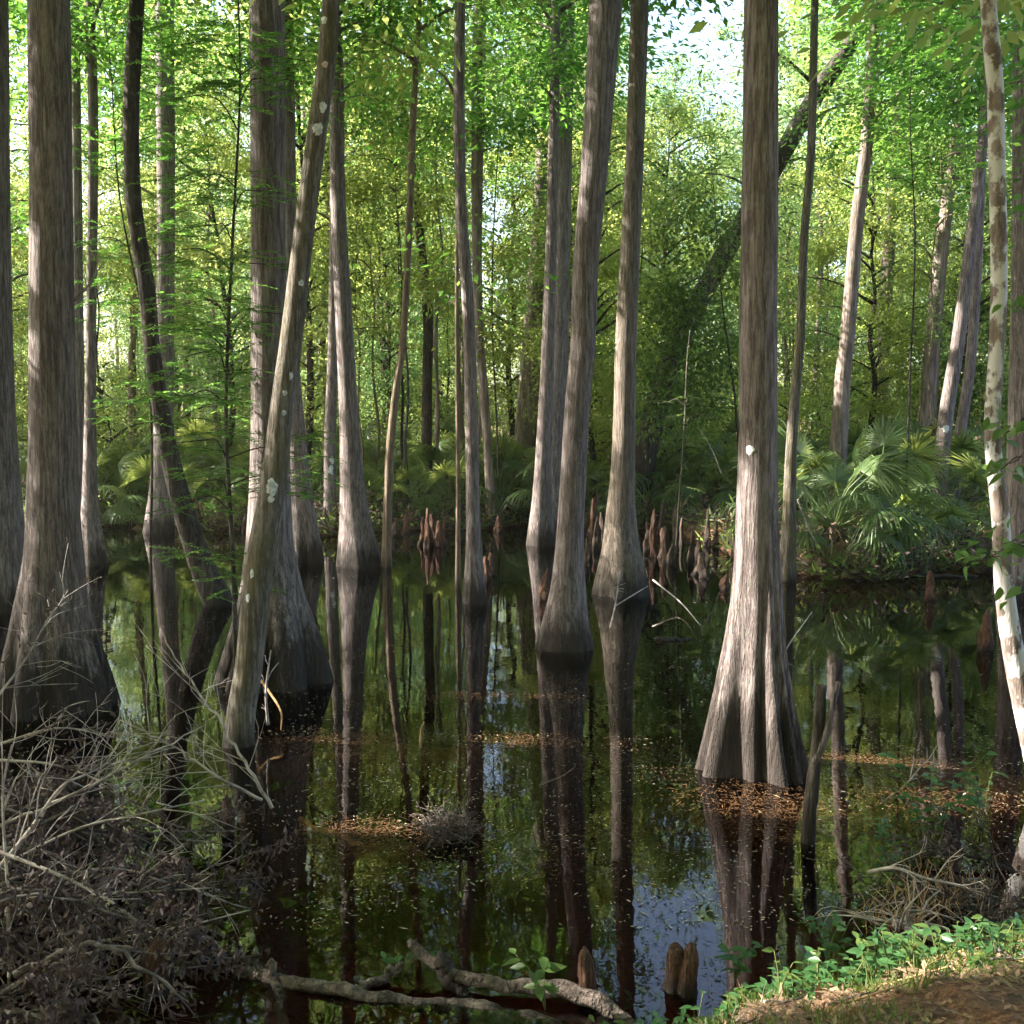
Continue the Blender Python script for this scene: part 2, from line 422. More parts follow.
def crown_geo(r_, cx, cy, z0, z1, Rc, ncl, per, L=.15, W=.065, flat=.28, spread=.75, axis_fn=None, minz=-99, cv=False):
    """limbs + leaf clumps round a leader; returns (limb MB, leaf V, leaf F)"""
    lm = MB(); Ps, Ds, Ns = [], [], []
    for k in range(ncl):
        u = (k + r_.random()) / ncl
        z = z0 + (z1 - z0) * u
        rr = Rc * (0.35 + .65 * math.sin(PI * min(1, .15 + .85 * (1 - u)))) * math.sqrt(r_.uniform(.05, 1))
        if u > .93: rr *= .4
        a = r_.uniform(0, 2 * PI)
        ax = axis_fn(max(z - rr * .35, z0 - .3)) if axis_fn else np.array([cx, cy])
        c = np.array([ax[0] + rr * math.cos(a), ax[1] + rr * math.sin(a), z])
        s = np.array([ax[0], ax[1], max(z - rr * .35, z0 - .3)])
        if c[2] < minz: continue
        if k % 2 == 0:
            mid = (s + c) / 2 + np.array([0, 0, .12 * rr]); P = catmull([s, mid, c], 6)
            if not (cv and len(carve(P)) and not carve(P).all()): lm.add(*tube(P, np.linspace(.03 + .012 * rr, .008, 6), 5))
        n = int(per * r_.uniform(.5, 1.4)); sp = spread * r_.uniform(.6, 1.35)
        p = c + r_.normal(size=(n, 3)) * np.array([sp, sp, sp * flat * r_.uniform(.7, 1.6)])
        d = norm(p - c + r_.normal(size=(n, 3)) * .35); d[:, 2] -= .25
        nn = r_.normal(size=(n, 3)) * .55 + np.array([0, 0, 1.0])
        Ps.append(p); Ds.append(d); Ns.append(nn)
    P, D, Nn = map(np.concatenate, (Ps, Ds, Ns))
    return lm, P, D, Nn

def trunk_geo(path, sides, flute=0., nb=7, hb=1.8, nr=60, lump=.03):
    """path rows: x y z r, bottom to top"""
    Q = catmull(np.asarray(path, float), nr)
    z = Q[:, 2]; a = np.arange(sides) / sides * 2 * PI
    ph = rng.uniform(0, 2 * PI); warp = a + .35 * np.sin(a * 2 + ph) + .2 * np.sin(a * 3 + 2 * ph)
    ridge = np.abs(np.cos(warp * nb / 2 + ph)) ** .8
    ridge = ridge - ridge.mean()
    amp = flute * np.clip(1 - z / hb, 0, 1.25) ** 1.3
    mod = 1 + amp[:, None] * ridge[None, :]
    for k in range(2, 5):
        mod += lump / k * np.sin(k * a[None, :] + rng.uniform(0, 6) + np.cumsum(rng.normal(0, .25, len(z)))[:, None])
    return Q, tube(Q[:, :3], np.maximum(Q[:, 3], .008), sides, mod)

TREES = {}
def tree(key, label, pts, base_y=None, Y=None, H=19, mat='cypress', flute=0., nb=7, hb=1.8, sides=None, crown=True, cz=None, cR=None, ncl=50, per=230, name='cypress_tree', group=None, lean_y=0., leafmat='needle', cat='tree', sink=.55, topr=None):
    """pts rows top to bottom: (px, py, width px); last row is the foot"""
    d = Y if Y else depth(base_y if base_y else pts[-1][1])
    if not Y: d += .8 * pts[-1][2] / 2 * d / FPX
    rows = []
    for px, py, w in pts:
        p = at(px, py, d); rows.append([p[0], d, p[2], w / 2 * d / FPX])
    rows = rows[::-1]                                   # bottom first
    foot = rows[0]
    gzv = float(gz(foot[0], d)); zb = min(foot[2], gzv) - .15 if foot[2] > -.05 and gzv > -.05 else -sink
    sl = (np.array(rows[0][:2]) - np.array(rows[1][:2])) / max(rows[1][2] - rows[0][2], .3)
    rows.insert(0, [foot[0] + sl[0] * (foot[2] - zb) * .5, d, zb, foot[3] * 1.12])
    top = rows[-1]; prev = rows[-2]
    if len(rows) > 3: prev = rows[-3]
    dxz = (top[0] - prev[0]) / max(top[2] - prev[2], .5)
    if H > top[2] + 1:
        n = 4
        for k in range(1, n + 1):
            t = k / n; z = top[2] + (H - top[2]) * t
            rows.append([top[0] + dxz * (H - top[2]) * (t - .35 * t * t), d, z, max(.02, top[3] * (1 - .9 * t ** .9))])
    rows = np.array(rows)
    if lean_y: rows[:, 1] += lean_y * np.clip(rows[:, 2], 0, None)
    near = d < 16
    sides = sides or (72 if near else 40 if d < 24 else 20)
    bx, by = foot[0], d
    root = empty(name, (bx, by, 0)); tag(root, label, cat, group)
    Q, (V, F) = trunk_geo(rows, sides, flute, nb, hb, 120 if near else 60)
    V = V - np.array([bx, by, 0])
    mesh_obj('trunk', V, F, M[mat], root)
    TREES[key] = (root, Q)
    if crown:
        zt = Q[-1, 2]; z0 = cz if cz else zt * .52
        f = lambda z: np.array([np.interp(z, Q[:, 2], Q[:, 0]), np.interp(z, Q[:, 2], Q[:, 1])])
        lm, P, D, Nn = crown_geo(rng, 0, 0, z0, zt + .5, cR or 3.2, ncl, per, axis_fn=f, cv=True)
        k = carve(P); P, D, Nn = P[k], D[k], Nn[k]
        V, F = leaves(P, D, Nn, rng.uniform(.12, .24, len(P)), rng.uniform(.05, .10, len(P)))
        o = np.array([bx, by, 0])
        crown_build(root, V, F, lm, leafmat, mat, o)
    return root, Q

def surf_patch(key, px, py, wpx, hpx, mat='lichen', name='lichen_patch'):
    """an irregular crust lying on a trunk, facing the path"""
    root, Q = TREES[key]
    d = Q[0, 1]
    w, h = wpx / 2, hpx / 2
    tr = next(c for c in root.children if c.name.startswith('trunk'))
    vs = [v.co + root.location for v in tr.data.vertices]
    bvh = BVHTree.FromPolygons(vs, [tuple(p.vertices) for p in tr.data.polygons])
    n, mrows = 22, 5
    V = []
    amp = 1 + .10 * np.sin(np.arange(n) / n * 2 * PI * 3 + px) + rng.normal(0, .12, n)
    cam0 = Vector((0, 0, CH)); last = None
    for r in range(mrows):
        t = max(r, .02) / (mrows - 1)
        for q in range(n):
            a = q / n * 2 * PI
            dd = Vector(ray(px + w * t * amp[q] * math.cos(a), py + h * t * amp[q] * math.sin(a))).normalized()
            hit = bvh.ray_cast(cam0, dd)
            p = hit[0] if hit[0] is not None else last
            if p is None: p = Vector(at(px, py, d))
            last = p
            V.append(np.array(p) + np.array([0, -1, 0]) * (.005 if r < mrows - 1 else -.001))
    F = [[r * n + q, r * n + (q + 1) % n, (r + 1) * n + (q + 1) % n, (r + 1) * n + q] for r in range(mrows - 1) for q in range(n)]
    o = np.array(root.location)
    return mesh_obj(name, np.array(V) - o, F, M[mat], root)

GT = 'cypress trunks standing in the pond'
tree('T1', 'broad cypress trunk cut by the picture edge beyond the biggest buttressed cypress', [(-8, 0, 29), (-6, 200, 30), (-5, 400, 38), (-4, 500, 50), (-4, 560, 60), (-4, 612, 72)], flute=.2, group=GT)
tree('T2', 'big straight cypress with widely flared buttressed foot behind the brush heap', [(49, 0, 38), (51, 180, 39), (52, 340, 42), (53, 440, 45), (53, 500, 49), (54, 560, 56), (52, 613, 70), (54, 660, 90), (56, 690, 102), (57, 718, 112)], mat='cypress_wet', flute=.42, nb=7, hb=1.9, group=GT)
tree('T3a', 'slim brown trunk hugging the edge of the biggest buttressed cypress', [(76, 100, 9), (78, 340, 11), (78, 470, 12), (79, 545, 16)], Y=24, group=GT)
tree('T3b', 'slender cypress with small dark flared foot behind the big buttressed cypress', [(90, 0, 9), (93, 120, 10), (91, 340, 10), (90, 440, 12), (90, 500, 16), (91, 540, 24), (93, 566, 32)], flute=.25, hb=1.2, group=GT)
tree('T3c', 'bare pale whitish stem slanting behind the big buttressed cypress', [(84, 0, 5), (76, 60, 5), (70, 113, 6), (68, 300, 7), (70, 480, 9)], Y=31, mat='birch', group=GT)
tree('T4', 'crooked dark trunk bending sideways down to the water', [(137, 0, 14), (133, 60, 15), (131, 120, 15), (134, 205, 15), (147, 290, 16), (152, 350, 16), (167, 443, 18), (184, 511, 21), (204, 572, 25), (220, 606, 30)], mat='dark', flute=.1, name='leaning_tree', leafmat='bg_leaf', group=GT)
tree('T5', 'pale grey cypress with root fan behind the crooked dark trunk', [(164, 0, 18), (166, 200, 17), (165, 340, 17), (163, 440, 19), (161, 490, 22), (159, 533, 29)], flute=.2, hb=1.6, group=GT)
tree('T6', 'thick cypress with broad fluted foot behind the leaning lichen trunk', [(267, 0, 33), (268, 180, 33), (269, 350, 35), (270, 430, 38), (270, 500, 42), (270, 545, 48), (272, 590, 62), (274, 630, 84), (275, 660, 100), (275, 690, 114)], mat='cypress_wet', flute=.42, nb=8, hb=1.8, group=GT)
tree('T7', 'leaning mossy trunk dotted with round white lichen crossing the thick cypress', [(331, 0, 17), (327, 60, 18), (318, 125, 19), (303, 240, 20), (291, 342, 22), (283, 400, 23), (273, 487, 26), (260, 562, 28), (249, 665, 28), (241, 715, 29), (238, 748, 32)], mat='mossy', flute=.05, name='leaning_tree', leafmat='bg_leaf', ncl=26, H=14, group=GT)
tree('T8', 'mid grey cypress with sunlit rim and dark spreading foot beside small amber sapling', [(331, 0, 13), (336, 60, 14), (338, 200, 15), (345, 340, 17), (349, 420, 19), (352, 480, 24), (356, 530, 33), (360, 568, 45)], flute=.28, hb=1.5, group=GT)
tree('T9', 'thin reddish cypress with one white lichen smear in the gap', [(335, 120, 9), (333, 340, 10), (330, 440, 12), (330, 500, 13), (329, 533, 17)], flute=.1, group=GT)
tree('T10', 'cypress half hidden behind the thick fluted one, only its dark flared foot showing', [(286, 0, 13), (288, 120, 14), (290, 340, 17), (296, 440, 20), (301, 500, 26), (304, 562, 40)], flute=.3, hb=1.4, group=GT)
tree('T11', 'thin curving amber sapling trunk standing alone in open water', [(420, 0, 4), (413, 120, 7), (410, 205, 7), (403, 342, 7), (396, 390, 8), (390, 450, 9), (388, 500, 9), (386, 568, 11)], mat='tan', H=14, cz=9.5, name='sapling', leafmat='bg_leaf', ncl=18, cR=2, group=GT)
tree('T12', 'thin dark wavering trunk beyond the amber sapling', [(388, 0, 6), (396, 68, 7), (405, 120, 8), (413, 170, 8), (422, 256, 9), (428, 318, 10), (427, 391, 10), (427, 503, 11)], Y=33, mat='dark', group=GT)
tree('T13', 'narrow wavy grey cypress with small stained foot in mid pond', [(460, 0, 10), (459, 102, 11), (461, 205, 11), (468, 307, 12), (471, 408, 13), (473, 511, 14), (474, 560, 18), (474, 604, 26)], flute=.2, hb=.9, group=GT)
tree('T14', 'pale slim trunk rising on the far shore behind the narrow wavy cypress', [(480, 0, 13), (478, 100, 13), (477, 240, 10), (479, 325, 9), (485, 408, 9), (489, 470, 9), (492, 526, 12)], Y=29.5, mat='cypress_far', group=GT)
tree('T14b', 'rod thin grey stem beside the narrow wavy cypress', [(457, 200, 3.5), (457, 340, 4), (458, 480, 4), (458, 588, 6)], mat='tan', H=9, name='sapling', ncl=10, cR=1.2, per=60, group=GT)
tree('T15', 'stout pale trunk on the far bank behind the close pair of cypresses', [(549, 0, 8), (545, 100, 11), (541, 190, 14), (535, 290, 17), (530, 374, 20), (526, 445, 24)], Y=36, mat='cypress_far', group=GT)
tree('T16', 'slim sunlit cypress of the close pair, its fluted foot in shadow', [(556, 0, 9), (554, 120, 10), (551, 250, 11), (547, 374, 13), (544, 440, 15), (542, 500, 20), (541, 546, 30)], flute=.3, hb=1.6, group=GT)
tree('T16b', 'brown thicker cypress of the close pair, foot hidden by the large middle cypress', [(565, 0, 19), (563, 171, 17), (560, 308, 19), (555, 400, 22), (553, 480, 25), (552, 533, 34)], Y=28.5, flute=.2, group=GT)
tree('T17', 'large middle cypress tapering upward with dark ringed foot in open water', [(606, 0, 31), (602, 60, 29), (594, 171, 26), (586, 260, 25), (583, 342, 25), (578, 400, 25), (572, 500, 26), (569, 560, 30), (568, 595, 37), (566, 622, 46), (565, 652, 58)], flute=.13, nb=9, hb=1.0, group=GT)
tree('T18', 'greenish cypress with sunlit edge and rounded bell shaped foot', [(640, 0, 17), (634, 171, 18), (626, 342, 21), (625, 400, 22), (623, 470, 24), (621, 510, 29), (621, 545, 37), (621, 575, 49), (621, 597, 59)], mat='part_moss', flute=.17, nb=9, hb=1.4, group=GT)
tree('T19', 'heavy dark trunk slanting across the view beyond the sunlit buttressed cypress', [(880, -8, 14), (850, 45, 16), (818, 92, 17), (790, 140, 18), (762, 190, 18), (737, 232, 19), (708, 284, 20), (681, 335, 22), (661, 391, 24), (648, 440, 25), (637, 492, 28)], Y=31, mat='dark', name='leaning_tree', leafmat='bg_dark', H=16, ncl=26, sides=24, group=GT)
tree('T20', 'tall buttressed cypress with half its fluted foot in bright sun', [(761, 0, 33), (760, 171, 35), (758, 342, 37), (758, 430, 38), (757, 500, 41), (757, 545, 43), (757, 580, 46), (756, 620, 52), (754, 655, 59), (753, 690, 69), (752, 730, 81), (752, 760, 91), (752, 782, 98)], mat='cypress_wet', flute=.62, nb=9, hb=2.5, group=GT)
tree('T21', 'thin mossy trunk just behind the sunlit buttressed cypress', [(815, 0, 7), (811, 154, 8), (804, 239, 8), (800, 342, 9), (794, 408, 10), (790, 480, 12), (789, 530, 14), (786, 582, 20)], mat='mossy', H=16, cz=11, flute=.1, ncl=24, cR=2.2, group=GT)
tree('T22', 'straight pale trunk with sun spots above the palmetto clump', [(876, 0, 10), (867, 137, 12), (857, 222, 13), (847, 342, 14), (843, 374, 15), (839, 440, 17), (837, 480, 20)], Y=29, mat='cypress_far', group=GT)
tree('T23', 'distant pale trunk leaning among bright leaves', [(908, 0, 8), (904, 70, 10), (896, 137, 11), (891, 219, 11), (882, 374, 12), (877, 440, 14)], Y=38, mat='cypress_far', group=GT)
tree('T24', 'slanting reddish trunk rising behind dark palmetto fans', [(966, 0, 8), (958, 120, 10), (947, 205, 12), (937, 290, 14), (929, 391, 16), (925, 460, 18)], Y=33, mat='cypress_far', group=GT)
tree('T25', 'slanting brown trunk carrying one round white lichen spot', [(994, 0, 8), (983, 137, 10), (973, 222, 11), (958, 342, 13), (947, 408, 14), (939, 487, 16), (936, 515, 18)], Y=26, mat='cypress', group=GT)
tree('T26', 'thinner brown trunk paired beside the one with the white spot', [(986, 0, 8), (980, 200, 9), (971, 357, 10), (959, 443, 11), (953, 510, 13)], Y=27, mat='cypress', group=GT)
tree('T27', 'white blotched birch like trunk curving out at the water edge', [(988, 0, 15), (992, 50, 16), (995, 85, 16), (997, 171, 16), (999, 273, 16), (997, 342, 15), (992, 425, 15), (995, 470, 16), (1000, 511, 17), (1005, 596, 19), (1016, 665, 21), (1030, 730, 23), (1046, 800, 27)], Y=8.4, mat='birch', H=12, name='leaning_tree', leafmat='bg_leaf', ncl=24, cR=2.2, group=GT)
tree('T28', 'brown cypress at the picture edge behind the white blotched trunk', [(1026, 0, 22), (1024, 250, 23), (1022, 400, 25), (1020, 500, 28), (1019, 560, 36), (1018, 598, 48)], flute=.2, hb=1.4, group=GT)

for px, py, w, h in ((272, 487, 12, 17), (271, 499, 7, 8), (318, 129, 11, 13), (323, 107, 8, 12), (301, 283, 6, 7), (285, 393, 5, 6), (284, 413, 5, 6), (291, 376, 4, 8), (252, 574, 4, 9), (248, 598, 4, 9), (324, 20, 7, 8)):
    surf_patch('T7', px, py, w, h)
surf_patch('T7', 325, 64, 6, 7, 'pinklichen')
surf_patch('T20', 750, 450.5, 9, 11)
surf_patch('T25', 946, 429, 8, 8)
surf_patch('T9', 332, 460, 5, 8); surf_patch('T9', 331, 470, 5, 10)

# unseen trees added beside the view, mostly up-sun, to shade the pond
GS = 'unseen cypresses added beside the view for shade'
for k, (x, y, H) in enumerate([(-8.5, 8.5, 17), (-10, 12.2, 19), (-13, 10, 18), (-12.5, 17, 20), (-16, 13.0, 19), (-17, 20, 20), (-20, 10.2, 21), (-21, 18, 20), (-14, 25.2, 18), (-24, 8, 22), (-18, 7, 20), (8, 13, 17), (11, 18, 18), (-27, 15, 22), (-7.5, 4.3, 15), (-12.5, 4.6, 17)]):
    q = at(512, 416, 1)
    px = 512 + x / y * FPX
    base = HY + 3 * FPX / y
    w = .42 / y * FPX
    tree('S%d' % k, 'unseen cypress added outside the view to shade the pond', [(px, -40, w), (px, 300, w * 1.1), (px, base - 60, w * 1.4), (px, base, w * 2.4)], Y=y, H=H, flute=.2, group=GS, cz=H * .33, cR=4.0, ncl=62, per=230)

# ------------------------------------------------------------------ background forest: prototypes, then copies
def proto_tree(name, H, r0, z0, Rc, ncl, per, leafm, barkm, L, spread, flat, seed):
    r_ = np.random.default_rng(seed)
    root = empty(name, (0, 0, -200))
    n = 10
    P = np.stack([np.cumsum(r_.normal(0, .10, n)), np.cumsum(r_.normal(0, .10, n)), np.linspace(-.3, H, n)], 1)
    P[:, 0] -= P[0, 0]; P[:, 1] -= P[0, 1]
    rad = r0 * (1 - .85 * np.linspace(0, 1, n)); rad[0] *= 1.35
    Q = np.column_stack([P, rad]); Qs = catmull(Q, 22)
    V, F = tube(Qs[:, :3], Qs[:, 3], 12); mesh_obj('trunk', V, F, M[barkm], root)
    f = lambda z: np.array([np.interp(z, Qs[:, 2], Qs[:, 0]), np.interp(z, Qs[:, 2], Qs[:, 1])])
    lm, P, D, Nn = crown_geo(r_, 0, 0, z0, H + .6, Rc, ncl, per, spread=spread, flat=flat, axis_fn=f)
    V, F = leaves(P, D, Nn, r_.uniform(.7, 1.3, len(P)) * L, r_.uniform(.33, .6, len(P)) * L)
    crown_build(root, V, F, lm, leafm, barkm)
    return root

protos = {
    'tall': [proto_tree('slender_tree', 19, .17, 6.0, 3.1, 70, 255, 'bg_leaf', 'cypress_far', .145, .37, .5, 1),
             proto_tree('slender_tree', 21, .15, 7.5, 3.3, 70, 255, 'bg_leaf', 'cypress_far', .145, .37, .45, 2),
             proto_tree('slender_tree', 18, .18, 5, 2.9, 66, 255, 'blue_leaf', 'cypress_far', .145, .37, .5, 3)],
    'bushy': [proto_tree('broadleaf_tree', 13, .13, 2.6, 3.2, 72, 270, 'bg_leaf', 'dark', .145, .37, .5, 4),
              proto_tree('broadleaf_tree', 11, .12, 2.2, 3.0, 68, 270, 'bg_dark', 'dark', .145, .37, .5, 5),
              proto_tree('broadleaf_tree', 14, .14, 3.4, 3.3, 72, 270, 'blue_leaf', 'dark', .145, .37, .5, 6)],
    'shrub': [proto_tree('shrub', 3.6, .04, .5, 1.5, 34, 130, 'bg_leaf', 'dark', .12, .38, .6, 7),
              proto_tree('shrub', 3.0, .035, .4, 1.4, 34, 130, 'bg_dark', 'dark', .12, .36, .6, 8),
              proto_tree('shrub', 4.6, .05, .8, 1.6, 38, 130, 'blue_leaf', 'dark', .12, .42, .6, 9)]}
protos['pole'] = [proto_tree('pole_tree', 12, .06, 7, 1.3, 14, 120, 'bg_leaf', 'dark', .13, .4, .5, 31), proto_tree('pole_tree', 14, .075, 9, 1.5, 14, 120, 'bg_leaf', 'cypress_far', .13, .4, .5, 32), proto_tree('pole_tree', 10, .05, 5, 1.2, 14, 120, 'bg_dark', 'tan', .13, .4, .5, 33)]
LAB = {'pole': ('pole thin young trunk with a small crown on the far bank', 'tree', 'pole thin young trunks of the far bank'),
       'tall': ('slender pale tree trunk in the sunny wood across the pond', 'tree', 'slender trees of the far wood'),
       'bushy': ('leafy broadleaf tree with low green crown in the far wood', 'tree', 'broadleaf trees of the far wood'),
       'shrub': ('leafy green shrub in the understorey across the pond', 'shrub', 'shrubs of the far understorey')}
used = set()
def place(kind, k, x, y, sc, rz):
    p = protos[kind][k]
    o = p if (kind, k) not in used else copy_tree(p)
    used.add((kind, k))
    o.location = (x, y, float(gz(x, y)) - .03); o.rotation_euler = (0, 0, rz); o.scale = (sc,) * 3
    tag(o, *LAB[kind])

r2 = np.random.default_rng(5)
# windows of open sky between the far crowns (image column, from row, to row)
SKY = [(712, 12, 30, 180), (503, 10, 110, 260), (90, 16, 0, 90)]
def scatter(kind, n, ya, yb, mind, xm=1.0):
    done = []; tries = 0
    while len(done) < n and tries < 6000:
        tries += 1
        y = math.sqrt(r2.uniform(ya * ya, yb * yb)); x = r2.uniform(-1, 1) * (y * .55 * xm + 2)
        if y < far_edge(x) + .8: continue
        if any((x - a) ** 2 + (y - b) ** 2 < mind * mind for a, b in done): continue
        px = 512 + x / y * FPX
        if kind != 'shrub' and any(abs(px - c) < hw + 1.0 / y * FPX * .8 and (b > 0 or kind == 'tall') for c, hw, a, b in SKY) and r2.random() < .85: continue
        done.append((x, y))
        place(kind, int(r2.integers(3)), x, y, r2.uniform(.82, 1.15), r2.uniform(0, 6.28))
scatter('tall', 70, 32, 76, 3.0)
scatter('bushy', 62, 31, 76, 2.7)
scatter('pole', 84, 27.8, 50, 1.2)
scatter('shrub', 110, 32, 60, 1.35)

# the closing mass of the far wood
n = 170000
a = r2.uniform(-.75, .75, n); d = r2.uniform(76, 104, n)
cl = r2.integers(0, 500, n); ca = r2.uniform(-.75, .75, 500); cd = r2.uniform(76, 104, 500); cz_ = r2.uniform(.5, 17, 500) * r2.uniform(.6, 1, 500)
P = np.stack([cd[cl] * np.sin(ca[cl]), cd[cl] * np.cos(ca[cl]), cz_[cl]], 1) + r2.normal(size=(n, 3)) * np.array([1.7, 1.7, .9])
V, F = leaves(P, rand_dirs(n), rand_dirs(n) + np.array([0, 0, .8]), r2.uniform(.18, .36, n), r2.uniform(.10, .2, n))
tag(mesh_obj('far_woods', V, F, M['bg_leaf']), kind='stuff')

# unseen leaf mass and stems added round the viewpoint to block sky light
n = 100000
cl = r2.integers(0, 420, n); ca = r2.uniform(1.3, 5.0, 420); cd = r2.uniform(6, 26, 420); cz_ = r2.uniform(1.5, 16, 420) + 2.5 * (cd < 10)
cz_[340:] = r2.uniform(9, 15, 80); cd[340:] = r2.uniform(0, 8, 80); ca[340:] = r2.uniform(0, 6.28, 80)
P = np.stack([cd[cl] * np.sin(ca[cl]), cd[cl] * np.cos(ca[cl]), cz_[cl]], 1) + r2.normal(size=(n, 3)) * np.array([1.0, 1.0, .6])
k = carve(P) & ~((P[:, 1] > 1) & (P[:, 2] < 7.5)); P = P[k]; n = len(P)
V, F = leaves(P, rand_dirs(n), rand_dirs(n) + np.array([0, 0, .8]), r2.uniform(.25, .45, n), r2.uniform(.15, .26, n))
lm = MB()
for k in range(40):
    a_, d_ = r2.uniform(1.9, 4.4), r2.uniform(8, 26); xx, yy = d_ * math.sin(a_), d_ * math.cos(a_)
    lm.add(*tube(np.array([[xx, yy, 0], [xx + .1, yy, 7], [xx, yy + .2, 16]]), [.22, .17, .04], 8))
tag(crown_build(None, V, F, lm, 'bg_leaf', 'cypress_far', name='added_shade_woods'), kind='stuff')

# ------------------------------------------------------------------ low growth on the far bank
n = 52000
x = r2.uniform(-22, 24, n); y = far_edge(x) + r2.gamma(1.0, 2.2, n) - .35
P = np.stack([x, y, np.maximum(gz(x, y), 0) + r2.gamma(1.2, .15, n)], 1)
D = rand_dirs(n) * np.array([1, 1, .5]) + np.array([0, 0, .45])
V, F = leaves(P, D, rand_dirs(n) + np.array([0, -.3, .7]), r2.uniform(.12, .42, n), r2.uniform(.025, .07, n))
tag(mesh_obj('undergrowth', V, F, [M['bg_dark'], M['drypalm'], M['deadleaf']], mi=r2.choice(3, len(F), p=[.42, .18, .40])), kind='stuff')

# palmettos
def frond_geo(r_, plen, blade, nl, droop, spread=3.5):
    mb = MB()
    s = np.array([0, 0, 0.]); tip = np.array([plen * .75, 0, plen * .7])
    P = catmull([s, np.array([plen * .3, 0, plen * .45]), tip], 6)
    mb.add(*tube(P, np.linspace(.012, .007, 6), 5))
    ax = norm(np.array([.45 + droop * .6, 0, .85 - droop * 1.2]))
    side = np.array([0, 1.0, 0]); up = norm(np.cross(side, ax))
    if up[0] < 0: up = -up
    for k in range(nl):
        a = (k / (nl - 1) - .5) * spread + r_.normal(0, .03)
        d = ax * math.cos(a) + side * math.sin(a) + up * .18 * abs(math.sin(a))
        L = blade * (1 - .28 * abs(a) / (spread / 2)) * r_.uniform(.9, 1.08)
        c, w = tip.copy(), .024 + .022 * blade
        sd = norm(np.cross(d, up)); V = []
        for q, (t, ww) in enumerate(((0, .2), (.35, .85), (.7, .5), (1, .03))):
            c = tip + d * L * t + (np.array([0, 0, -1]) * (droop * .7 + .25) + up * .18) * L * t ** 2.6 * r_.uniform(.7, 1.3)
            V += [c - sd * w * ww * .5 + up * .012 * ww, c, c + sd * w * ww * .5 + up * .012 * ww]
        Fq = [[3 * r + b, 3 * r + b + 1, 3 * r + b + 4, 3 * r + b + 3] for r in range(3) for b in range(2)]
        mb.add(V, Fq)
    return np.concatenate(mb.V), np.concatenate(mb.F)

r3 = np.random.default_rng(21)
FR = []
for k in range(5):
    V, F = frond_geo(r3, r3.uniform(.5, .95), r3.uniform(.50, .66), 30, r3.uniform(.0, .45))
    o = mesh_obj('frond', V, F, M['palm']); FR.append(o.data); bpy.data.objects.remove(o)
DRY = []
for k in range(2):
    V, F = frond_geo(r3, .6, .5, 18, 1.0, 1.9)
    o = mesh_obj('dry_frond', V, F, M['drypalm']); DRY.append(o.data); bpy.data.objects.remove(o)

def palmetto(x, y, sc, n, label, group=None, dry=2):
    z = float(gz(x, y))
    root = empty('palmetto', (x, y, z), r3.uniform(0, 6)); root.scale = (sc,) * 3
    tag(root, label, 'palmetto', group)
    P = catmull([[0, 0, -.1], [.03, .02, .15], [.02, -.02, .35]], 6)
    V, F = tube(P, [.09, .1, .1, .09, .08, .06], 10); mesh_obj('stem', V, F, M['tan'], root)
    for k in range(n):
        o = bpy.data.objects.new('frond', FR[int(r3.integers(5))]); C.objects.link(o); o.parent = root
        o.location = (0, 0, .28); o.rotation_euler = (r3.normal(0, .15), r3.uniform(-.45, .75), k * 2.399 + r3.normal(0, .25)); s = r3.uniform(.8, 1.15); o.scale = (s, s, s)
    for k in range(dry):
        o = bpy.data.objects.new('dry_frond', DRY[k % 2]); C.objects.link(o); o.parent = root
        o.location = (0, 0, .22); o.rotation_euler = (0, r3.uniform(.6, 1.0), r3.uniform(0, 6))

